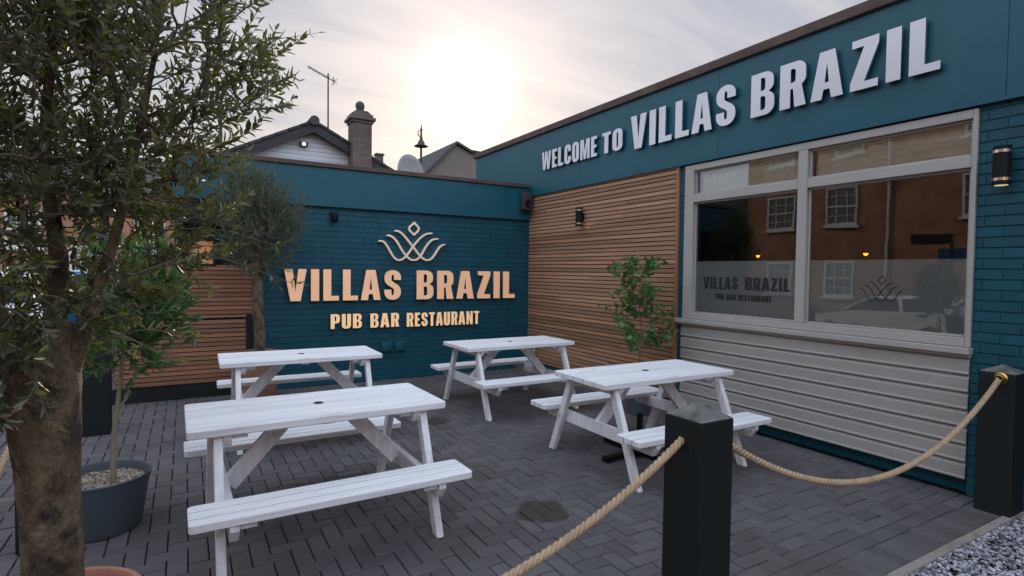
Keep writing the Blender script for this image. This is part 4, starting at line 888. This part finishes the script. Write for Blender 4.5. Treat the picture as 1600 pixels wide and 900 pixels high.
# bay tree in the grey planter
random.seed(5)
bx, by = -.45, 4.13
t = thing('bay_tree', 'young bay tree with bright green leaves in the grey planter', 'bay tree', (bx, by, 0))
q = MB(); q.tube(spline([(.065, -.03, .28), (.065, -.02, .5), (.09, -.02, .75), (.115, .0, 1.05), (.13, .02, 1.45)], 5), [.019 - .0006 * i for i in range(21)], 12); q.tube(spline([(.085, -.02, .72), (.14, .0, .80), (.19, .0, .95)], 4), .008, 8); q.build('trunk', 'twig_pale', t, smooth=True)
lv, tw = MB(), MB(); rg = ell_region([E_(.13, .08, 1.38, .30, .28, .34), E_(.17, .06, 1.12, .26, .24, .20)])
grow_crown([Vector((.10, -.01, .95)), Vector((.115, 0, 1.1)), Vector((.13, .01, 1.3)), Vector((.13, .02, 1.45))], rg, 230, lv, tw, .13, 7, .085, .022, lift=.8, spread=.45)
finish_tree(t, lv, tw, 'bay_leaf', 'twig_pale')
t = thing('grey_planter', 'round blue grey plastic planter with bark chips', 'planter', (bx, by, 0))
q = MB(); q.lathe([(0, 0), (.185, 0), (.20, .006), (.212, .03), (.248, .27), (.260, .318), (.264, .328), (.260, .334), (.254, .332), (.248, .322), (.235, .27), (.19, .1)], 64); q.build('shell', 'grey_pot', t, smooth=True)
q = MB(); q.lathe([(0, .272), (.238, .268)], 30); q.build('soil', 'soil', t)
q = MB(); stones(q, 2600, (-.25, .25), (-.25, .25), .276, .006, .013, keep=lambda x, y: x * x + y * y < .232 ** 2, flat=.45); q.build('bark_chips', 'bark_chip', t, fix=False)['kind'] = 'stuff'

# small-leaved olive by the rear wall
random.seed(9)
ox2, oy2 = .745, 7.13
t = thing('olive_tree', 'slim grey green olive tree in front of the slat screen and teal wall', 'olive tree', (ox2, oy2, 0))
q = MB(); bark_tube(q, [(0, 0, .55), (.005, 0, .8), (-.015, 0, 1.1), (-.02, 0, 1.4), (-.01, 0, 1.65)], [.068, .062, .060, .058, .045], n=20, amp=.05)
nd = []
for p in ([(0, 0, 1.5), (.15, .03, 1.8), (.28, .05, 2.3)], [(0, 0, 1.5), (-.15, -.03, 1.85), (-.2, 0, 2.4)], [(0, 0, 1.55), (.0, -.1, 2.0), (.02, -.1, 2.7)], [(0, 0, 1.5), (.05, .1, 1.9), (.1, .15, 2.4)]):
    q.tube(spline(p, 4), [.028 - .0025 * i for i in range(9)], 8); nd += [Vector(x) for x in spline(p, 3)]
q.build('trunk', 'bark', t, smooth=True)
lv, tw = MB(), MB(); rg = ell_region([E_(.02, 0, 2.0, .42, .38, .36), E_(-.12, 0, 2.38, .34, .32, .40), E_(.20, 0, 2.22, .32, .30, .30), E_(-.02, 0, 1.70, .30, .26, .18), E_(-.2, 0, 2.55, .16, .16, .30)])
grow_crown([Vector((0, 0, 1.5))] + nd, rg, 1150, lv, tw, .19, 10, .044, .0095, lift=.75, spread=.5)
for (r, z, dr, dz) in ((.42, 2.25, .8, .5), (.45, 2.15, .9, .55), (.35, 2.45, .5, .9), (-.2, 2.75, .1, 1), (-.05, 2.65, .2, 1), (.12, 2.6, .3, 1), (-.33, 2.7, -.2, 1)):
    p = CR * r + Vector((0, 0, z)); i = min(nd, key=lambda n_: (n_ - p).length); tw.tube([i, p], .003, 5); leafy_twig(lv, tw, p, CR * dr + Vector((0, 0, dz)), .30, 16, .036, .0085, spread=.45)
finish_tree(t, lv, tw, 'olive_far_leaf', 'twig')
t = thing('terracotta_pot', 'brown terracotta pot at the rear wall, holding the slim olive tree', 'plant pot', (ox2, oy2, 0))
pot(t, [(0, 0), (.17, 0), (.18, .01), (.21, .52), (.235, .525), (.24, .54), (.24, .60), (.232, .612), (.215, .612), (.208, .60), (.2, .5)], .575, .205, 'terracotta_dark')

# small shrub by the cladding
random.seed(13)
sx_, sy_ = 4.42, 4.66
t = thing('potted_shrub', 'thin potted shrub with sparse green leaves in front of the cedar cladding', 'shrub', (sx_, sy_, 0))
q = MB(); stem = [Vector(x) for x in spline([(0, 0, .26), (.0, .0, .6), (.02, .02, .95), (.01, .04, 1.3), (.03, .03, 1.72)], 5)]; q.tube(stem, [.009 - .0003 * i for i in range(len(stem))], 8); q.build('stem', 'twig', t, smooth=True)
lv, tw = MB(), MB()
def round_leaf(mb, p, d, nrm, s):
    d = d.normalized(); sd = d.cross(nrm).normalized(); nn = sd.cross(d); ol = [(0, 0), (.18, .42), (.5, .5), (.78, .32), (1, 0), (.78, -.32), (.5, -.5), (.18, -.42)]
    vs = [p + d * s * a + sd * s * b_ + nn * abs(b_) * s * .25 for a, b_ in ol]; mb.add(vs, [(0, 1, 2, 3, 4), (0, 4, 5, 6, 7)])
for i in range(66):
    f = random.uniform(.30, 1); p = stem[min(len(stem) - 1, int(f * (len(stem) - 1)))]
    az = random.uniform(0, 6.3); ln = random.uniform(.16, .46) * (1.15 - .3 * f); d = Vector((math.cos(az) * .55, math.sin(az) * 1.0, random.uniform(.2, .7)))
    pts = [p, p + d.normalized() * ln * .5, p + d.normalized() * ln + Vector((0, 0, -.01))]; tw.tube(pts, [.003, .002, .001], 4, cap=False)
    for j in range(random.randint(9, 14)):
        f2 = random.uniform(.3, 1.05); pp = p + d.normalized() * ln * f2 + rv(.018); round_leaf(lv, pp, d + rv(.8), Vector((0, 0, .7)) + rv(.6), random.uniform(.042, .068))
p = stem[int(.68 * (len(stem) - 1))]; e = Vector((0, .62, .02))
tw.tube([p, p + e * .5 + Vector((0, 0, .05)), p + e], [.003, .002, .001], 4)
for j in range(16): round_leaf(lv, p + e * random.choice((.45, .6, .85, .95, 1.0, 1.02, .98)) + rv(.022), rv(1), Vector((0, 0, .7)) + rv(.6), random.uniform(.028, .042))
finish_tree(t, lv, tw, 'shrub_leaf', 'twig')
t = thing('grey_pot', 'small dark grey pot behind the right picnic table, holding the thin shrub', 'plant pot', (sx_, sy_, 0))
pot(t, [(0, 0), (.12, 0), (.17, .28), (.175, .30), (.168, .30), (.16, .28), (.13, .1)], .275, .16, 'grey_pot')

# ------------------------------------------------------------------ roofscape beyond the wall
def plc(mb, name, m, par, **k): return RL(mb, name, m, par, **k)
hy = 15.0
ho = thing('gable_house', 'house with a white weatherboarded gable and dark tiled roof behind the wall', 'house', (2.8, hy, 0))
q = MB(); q.prism([(.4, 0), (5.2, 0), (5.2, 3.95), (4.0, 4.40), (2.78, 5.12), (1.6, 4.42), (.4, 3.95)], hy, 22, lambda u, v, d: (u, d, v)); plc(q, 'wall', 'brick_red', ho)
q = MB(); ap = (2.80, 5.20); half = 3.0
slp = (5.20 - 4.40) / (2.80 - 1.21)
z = 3.4; 
while z < 5.15:
    hw = (5.16 - z - .10) / slp; hw = min(hw, 2.6)
    if hw > .05: q.prism([(2.8 - hw, z), (2.8 + hw, z), (2.8 + hw - .11 / slp * .6 if hw < 2.5 else 2.8 + hw, z + .10), (2.8 - hw + .11 / slp * .6 if hw < 2.5 else 2.8 - hw, z + .10)], hy - .04, hy - .012, lambda u, v, d: (u, d - (.012 if v < 0 else 0), v))
    z += .108
plc(q, 'weatherboard_gable', 'weatherboard', ho)
q = MB()
for s in (-1, 1):
    for k_ in range(11):        # stepped courses of tiles down each slope
        a0, a1 = k_ * .30, (k_ + 1) * .30 + .02
        x0, x1 = 2.80 + s * a0, 2.80 + s * a1; z0, z1 = 5.30 - a0 * slp, 5.30 - a1 * slp - .012
        q.prism([(x0, z0 + .03), (x1, z1 + .05), (x1, z1 - .02), (x0, z0 - .05)], hy - .32, 22.2, lambda u, v, d: (u, d, v))
    q.prism([(2.8, 5.24), (2.8 + s * 3.3, 5.24 - 3.3 * slp), (2.8 + s * 3.3, 5.02 - 3.3 * slp), (2.8, 5.02)], hy - .30, hy - .24, lambda u, v, d: (u, d, v))
q.tube([(2.80, hy - .38, 5.30), (2.80, 22, 5.30)], .12, 12)
plc(q, 'roof', 'slate', ho)
t = thing('floodlight', 'lit floodlight on the white weatherboarded gable', 'floodlight', (2.58, hy - .05, 4.72))
q = MB(); q.bbox(-.10, .10, -.12, -.02, -.05, .06, .01); q.build('housing', 'iron', t)
q = MB(); q.tube([(0, -.121, 0), (0, -.135, 0)], .042, 16); q.build('lamp_lens', 'flood_lit', t)
ch = thing('brick_chimney', 'tall brick chimney with a corbelled top and round cowl beside the gable', 'chimney', (3.95, 14.7, 0))
q = MB(); q.box(-.245, .245, -.245, .245, 2.8, 5.36); plc2 = q.build('stack', 'brick_chimney', ch)
q = MB(); q.bbox(-.28, .28, -.28, .28, 5.362, 5.43, .01); q.bbox(-.33, .33, -.33, .33, 5.432, 5.51, .01); q.bbox(-.28, .28, -.28, .28, 5.512, 5.60, .03); q.prism([(-.26, 5.601), (.26, 5.601), (.15, 5.69), (-.15, 5.69)], -.2, .2, lambda u, v, d: (u, d, v)); q.build('corbel', 'brick_chimney', ch)
q = MB(); q.lathe([(.0, .26), (.06, .25), (.11, .2), (.12, .13), (.10, .06), (.09, 0), (.09, -.03)], 20, c=(0, 0, 5.71)); q.build('cowl', 'iron', ch, smooth=True)
t = thing('tv_aerial', 'tall television aerial on a thin mast behind the gable', 'aerial', (3.29, 15.4, 0))
q = MB(); q.tube([(0, 0, 4.9), (0, 0, 6.78)], .022, 8); q.build('mast', 'iron', t)
q = MB(); b0, b1 = Vector((-.52, .0, 6.86)), Vector((.14, 0, 6.60)); q.tube([b0, b1], .012, 6)
for i in range(10):
    c_ = b0.lerp(b1, .03 + i * .085); q.tube([c_ - Vector((0, .12, 0)), c_ + Vector((0, .12, 0))], .006, 5)
    q.tube([c_ - Vector((0, 0, .03)), c_ + Vector((0, 0, .03))], .006, 5)
for dz in (-.07, 0, .07): q.tube([b1 + Vector((-.02, -.14, dz)), b1 + Vector((-.02, .14, dz))], .006, 5); q.tube([b1 + Vector((.0, 0, -.1)), b1 + Vector((.0, 0, .1))], .008, 5); q.tube([b1, b1 + Vector((.09, 0, dz))], .007, 5)
q.build('antenna', 'iron', t)
h2 = thing('low_house', 'low dark tiled roof sloping down behind the chimney', 'house', (4.6, 17, 0))
q = MB(); q.prism([(3.9, 0), (6.3, 0), (6.3, 3.9), (3.9, 5.0)], 16.5, 22, lambda u, v, d: (u, d, v)); plc(q, 'wall', 'brick_red', h2)
q = MB(); q.prism([(3.9, 5.15), (6.5, 3.95), (6.5, 3.82), (3.9, 5.0)], 16.3, 22.2, lambda u, v, d: (u, d, v)); plc(q, 'roof', 'slate', h2)
t = thing('brick_chimney', 'short chimney pot stack on the low dark roof', 'chimney', (5.10, 16.8, 0))
q = MB(); q.box(-.10, .10, -.10, .10, 4.2, 5.05); q.build('stack', 'brick_chimney', t)
q = MB(); q.bbox(-.13, .13, -.13, .13, 5.052, 5.11, .01); q.build('corbel', 'brick_chimney', t)
h3 = thing('far_gable', 'pale rendered gable roof end rising beyond the rear coping', 'house', (14, 31, 0))
q = MB(); q.prism([(11.3, 0), (17.5, 0), (17.5, 8.2), (15.4, 8.45), (14.6, 8.55), (13.66, 8.95), (11.4, 6.6)], 30, 40, lambda u, v, d: (u, d, v)); plc(q, 'wall', 'render_grey', h3)
q = MB(); q.prism([(11.1, 6.5), (13.66, 9.12), (13.66, 8.97), (11.2, 6.35)], 29.8, 40, lambda u, v, d: (u, d, v)); q.prism([(13.67, 9.12), (14.6, 8.72), (17.6, 8.6), (17.6, 8.45), (14.6, 8.57), (13.67, 8.97)], 29.8, 40, lambda u, v, d: (u, d, v)); plc(q, 'roof', 'slate', h3)
t = thing('street_lamp', 'ornate street lamp with a spiked top beside the satellite dish', 'street lamp', (8.45, 22, 0))
q = MB(); q.tube([(0, 0, 0), (0, 0, 2.0), (0, 0, 7.1), (0, 0, 7.45), (0, 0, 7.68)], [.09, .06, .045, .03, .005], 10); q.lathe([(.03, 0), (.06, .05), (.03, .1)], 12, c=(0, 0, 7.35)); q.build('pole', 'iron', t, smooth=True)
q = MB(); q.lathe([(.04, .42), (.07, .30), (.06, .26), (.12, .2), (.16, .08), (.30, .0), (.28, -.02), (.03, .02)], 18, c=(0, 0, 6.72)); q.tube([(0, 0, 7.3), (-.12, 0, 7.35), (-.15, 0, 7.2), (-.05, 0, 7.1)], .02, 6); q.build('lantern', 'iron', t, smooth=True)
t = thing('street_lamp', 'slender street light seen through the olive tree shoots', 'street lamp', (.78, 16, 0))
q = MB(); q.tube([(0, 0, 0), (0, 0, 5.50)], .04, 8); q.build('pole', 'iron', t)
q = MB(); q.bbox(-.22, .06, -.06, .06, 5.50, 5.58, .02); q.build('lamp_head', 'iron', t)
t = thing('satellite_dish', 'grey satellite dish standing on the rear roof', 'satellite dish', (3.28, 9.0, 2.95))
q = MB(); n = 28; vs = [(0, .05, 0)]; rings = 5
for i in range(1, rings + 1):
    r = i / rings
    for k_ in range(n): a = 2 * math.pi * k_ / n; vs.append((.245 * r * math.cos(a), .05 - .06 * r * r, .33 * r * math.sin(a)))
fs = [(0, 1 + k_, 1 + (k_ + 1) % n) for k_ in range(n)] + [(1 + (i - 1) * n + k_, 1 + i * n + k_, 1 + i * n + (k_ + 1) % n, 1 + (i - 1) * n + (k_ + 1) % n) for i in range(1, rings) for k_ in range(n)]
q.add(vs, fs); o = q.build('dish', 'dish', t, smooth=True, fix=False); o.location = (0, 0, .27); o.rotation_euler = (R_(-12), 0, R_(8))
sm = o.modifiers.new('thick', 'SOLIDIFY'); sm.thickness = .012
q = MB(); q.tube([(0, .12, -.02), (0, .12, .3), (0, .06, .3)], .02, 8); q.build('mast', 'iron', t)

# ------------------------------------------------------------------ street at the left and the terraces facing the pub
def sash(parent, c_, w_, h_, fn, name='window'):
    """white sash window; fn(a, z, d)->point"""
    q = MB(); a0, a1, z0, z1 = c_[0] - w_ / 2, c_[0] + w_ / 2, c_[1], c_[1] + h_
    def bx_(a, b_, c2, d2, e0, e1): q.prism([(a, c2), (b_, c2), (b_, d2), (a, d2)], e0, e1, fn)
    bx_(a0, a0 + .07, z0, z1, .0, .05); bx_(a1 - .07, a1, z0, z1, .0, .05); bx_(a0 + .07, a1 - .07, z1 - .08, z1, 0, .05); bx_(a0 + .07, a1 - .07, z0, z0 + .09, 0, .05)
    zm = (z0 + z1) / 2; bx_(a0 + .07, a1 - .07, zm - .03, zm + .03, .002, .045)
    for f in (1 / 3, 2 / 3): x = a0 + (a1 - a0) * f; bx_(x - .012, x + .012, z0 + .09, z1 - .08, .004, .025)
    for zc in ((z0 + zm) / 2, (z1 + zm) / 2): bx_(a0 + .07, a1 - .07, zc - .012, zc + .012, .005, .024)
    bx_(a0 - .08, a1 + .08, z0 - .09, z0 - .001, .0, .11)
    f = q.build(name, 'white_paint'); f.parent = parent; f.matrix_parent_inverse = Matrix.Translation(-Vector(parent.location))
    q = MB(); q.prism([(a0 + .06, z0 + .08), (a1 - .06, z0 + .08), (a1 - .06, z1 - .07), (a0 + .06, z1 - .07)], .001, .0035, fn); g_ = q.build('pane', 'house_glass'); g_.parent = f
    return f
FXD = -11.7
tb = thing('brick_terrace', 'sunlit red brick house with white sash windows, seen only in the pub window reflection', 'house', (FXD - 3, 8, -.45))
q = MB(); q.box(FXD - 6, FXD, -14, 16.1, -.45, 8.2); plc(q, 'wall', 'brick_red', tb)
q = MB(); q.prism([(FXD + .3, 8.2), (FXD - 3, 10.4), (FXD - 6.3, 8.2)], -14.2, 16.3, lambda u, v, d: (u, d, v)); plc(q, 'roof', 'slate', tb)
fnx = lambda a, z, d: (FXD + d, a, z)
for (yc, zc, w_, h_) in ((12.0, 3.5, 1.1, 1.45), (12.05, .77, 1.1, 1.35), (14.5, 3.45, 1.25, 1.4), (14.5, .77, 1.2, 1.35), (7.6, 3.5, 1.1, 1.45), (7.4, .77, 1.1, 1.35), (3.6, 3.5, 1.1, 1.45), (-.5, 3.5, 1.1, 1.45), (11.8, 6.1, 1.1, 1.4), (14.5, 6.1, 1.15, 1.4), (7.6, 6.1, 1.1, 1.4)):
    sash(tb, (yc, zc), w_, h_, fnx)
q = MB(); q.tube([(FXD + .06, 10.4, -.4), (FXD + .06, 10.4, 6.8)], .045, 8); plc(q, 'downpipe', 'white_paint', tb)
q = MB(); q.bbox(FXD + .01, FXD + .05, 8.4, 9.6, 2.72, 3.02, .01); plc(q, 'name_board', 'black_timber', tb)
tn = thing('corner_house', 'low house with a dark roof past the brick terrace, reflected in the left pane', 'house', (FXD - 4, 22, -.45))
q = MB(); q.box(FXD - 8, FXD - .5, 16.6, 30, -.45, 3.6); plc(q, 'wall', 'render_grey', tn)
q = MB(); q.prism([(FXD - .1, 3.6), (FXD - 4, 6.2), (FXD - 8.4, 3.6)], 16.4, 30.2, lambda u, v, d: (u, d, v)); plc(q, 'roof', 'slate', tn)
t = thing('sign_pole', 'dark street sign pole with a blank plate, reflected in the right window pane', 'sign pole', (-8.9, 7.3, -.45))
q = MB(); q.tube([(0, 0, 0), (0, 0, 3.0)], .045, 10); q.build('pole', 'iron', t)
q = MB(); q.bbox(-.012, .012, -.35, .35, 2.45, 2.85, .004); q.build('plate', 'car_blue', t)
# terrace behind the camera, its face lit by the low sun
tc_ = thing('brick_terrace', 'sunlit brick houses opposite the front of the patio, behind the camera', 'house', (0, -15, 0))
q = MB(); q.box(-9, 22, -21, -14, 0, 6.2); plc(q, 'wall', 'brick_red', tc_)
q = MB(); q.prism([(-13.7, 6.2), (-17.5, 9.0), (-21.3, 6.2)], -9.2, 22.2, lambda u, v, d: (d, u, v)); plc(q, 'roof', 'slate', tc_)
fny = lambda a, z, d: (a, -14 + d, z)
for xx in (-6, -3, 0, 3, 6, 9, 12, 15):
    sash(tc_, (xx, 3.7), 1.05, 1.4, fny); sash(tc_, (xx, .9), 1.05, 1.5, fny)
# houses far up the street
te = thing('brick_terrace', 'brick house front up the street behind the trees at the left', 'house', (-3.5, 27, 0))
q = MB(); q.box(-12, 1.0, 26, 33, 0, 4.3); plc(q, 'wall', 'brick_red', te)
q = MB(); q.prism([(25.7, 4.3), (29.5, 6.3), (33.3, 4.3)], -12.2, 1.2, lambda u, v, d: (d, u, v)); plc(q, 'roof', 'slate', te)
fnf = lambda a, z, d: (a, 26 - d, z)
for xx in (-9, -7, -5, -3.2, -1.2): sash(te, (xx, 2.2 if xx != -3.2 else 1.0), 1.0, 1.3, fnf)
# black timber porch frame at the rear wing's left corner
t = thing('porch_frame', 'black timber porch posts and beam at the left end of the rear wing', 'porch', (-.6, 9.2, 0))
q = MB()
for (x, y) in ((-.50, 9.3), (-.32, 9.3), (-.95, 9.3)): q.bbox(x - .055 + .6, x + .055 + .6, y - .055 - 9.2, y + .055 - 9.2, 0, 2.25, .006)
q.build('post', 'black_timber', t)
q = MB(); q.bbox(-.6, .50, .02, .18, 2.255, 2.40, .006); q.bbox(-.6, .50, .05, 2.0, 2.402, 2.44, .006); q.build('beam', 'black_timber', t)
t = thing('menu_board', 'small white notice on the black porch post', 'notice', (-.40, 9.18, 1.58))
q = MB(); q.bbox(-.05, .05, -.012, .0, 0, .26, .003); q.build('board', 'white_paint', t)

def make_car(label, paint, loc, rz, ln=4.2, group='cars parked in the street', hood='hatch'):
    t = thing('parked_car', label, 'car', loc, rz, group)
    w_ = 1.72
    # side profile in (x, z); front at +x
    low = [(-2.05, .32), (-2.08, .62), (-2.02, .90), (-1.85, .98), (-.95, 1.0), (.55, .98), (.85, .95), (1.75, .80), (2.02, .66), (2.08, .45), (2.05, .28), (1.72, .22), (1.70, .36), (1.60, .56), (1.38, .66), (1.14, .56), (1.04, .36), (1.02, .22), (-1.02, .22), (-1.04, .36), (-1.14, .56), (-1.38, .66), (-1.60, .56), (-1.70, .36), (-1.72, .22), (-2.0, .24)]
    sc = ln / 4.16
    def shell(mb, prof, hw, inset):
        n = len(prof); L1 = [(x * sc, -hw, z) for x, z in prof]; rows = []
        for (yy, s_) in ((-hw, .975), (-hw + .06, 1.0), (hw - .06, 1.0), (hw, .975)):
            rows.append([(x * sc * s_, yy, .5 + (z - .5) * (1.0 if s_ == 1 else .985)) for x, z in prof])
        vs = [p for r_ in rows for p in r_]; fs = [tuple(range(n))[::-1], tuple(range(3 * n, 4 * n))]
        for i in range(3): fs += [(i * n + k_, i * n + (k_ + 1) % n, (i + 1) * n + (k_ + 1) % n, (i + 1) * n + k_) for k_ in range(n)]
        mb.add(vs, fs)
    q = MB(); shell(q, low, w_ / 2, .1)
    # roof and pillars: tapered greenhouse
    def gh(z0, z1, xb0, xb1, xt0, xt1, wb, wt):
        return [(xb0 * sc, -wb, z0), (xb1 * sc, -wb, z0), (xb1 * sc, wb, z0), (xb0 * sc, wb, z0), (xt0 * sc, -wt, z1), (xt1 * sc, -wt, z1), (xt1 * sc, wt, z1), (xt0 * sc, wt, z1)]
    boxf = [(3, 2, 1, 0), (4, 5, 6, 7), (0, 1, 5, 4), (1, 2, 6, 5), (2, 3, 7, 6), (3, 0, 4, 7)]
    q.add(gh(1.38, 1.45, -1.45, .30, -1.25, .15, .66, .58), boxf)
    q.add(gh(.96, 1.385, -2.0, -1.70, -1.50, -1.30, .80, .655), boxf); 
    for (a, b_) in ((-.62, -.50),): 
        for s in (-1, 1): q.bar((a * sc, s * .79, .98), (b_ * sc, s * .655, 1.39), .035, .10, upv=(1, 0, 0), bev=.004)
    for s in (-1, 1): q.bar((1.02 * sc, s * .77, .96), (.25 * sc, s * .65, 1.41), .05, .06, bev=.006)
    q.build('body', paint, t, smooth=True)
    q = MB(); q.add(gh(.955, 1.40, -1.72, 1.02, -1.36, .24, .775, .635), boxf); q.build('window_glass', 'car_glass', t)
    for x in (-1.38, 1.38):
        for s in (-1, 1):
            q = MB(); q.lathe([(.20, -.10), (.30, -.10), (.32, -.07), (.32, .07), (.30, .10), (.20, .10)], 26); o = q.build('wheel', 'tyre', t, smooth=True); o.rotation_euler = (R_(90), 0, 0); o.location = (x * sc, s * .76, .32)
            q = MB(); q.lathe([(.0, -.085), (.05, -.09), (.20, -.07), (.20, .07), (.05, .09), (0, .085)], 20); r_ = q.build('rim', 'chrome', o, smooth=True)
    for s in (-1, 1):
        q = MB(); q.bbox(1.93 * sc, 2.045 * sc, s * .62 - .16, s * .62 + .16, .60, .74, .02); q.build('headlight', 'chrome', t, smooth=True)
        q = MB(); q.bbox(-2.10 * sc, -2.0 * sc, s * .70 - .1, s * .70 + .1, .72, .92, .02); q.build('tail_light', mat_red, t, smooth=True)
    return t
mat_red = mat('tail_red', (.35, .02, .02), .2)
make_car('silver white parked car reflected in the right window pane', 'car_white', (-8.2, 8.5, -.42), R_(90))
make_car('white parked car at the left edge behind the olive trunk', 'car_white', (-3.1, 13.6, -.0), R_(-80))
make_car('white parked car further up the street seen between the tree branches', 'car_white', (-2.5, 20.5, 0), R_(5))
make_car('dark blue parked car up the street beyond the black post', 'car_blue', (-2.2, 16.0, 0), R_(8))
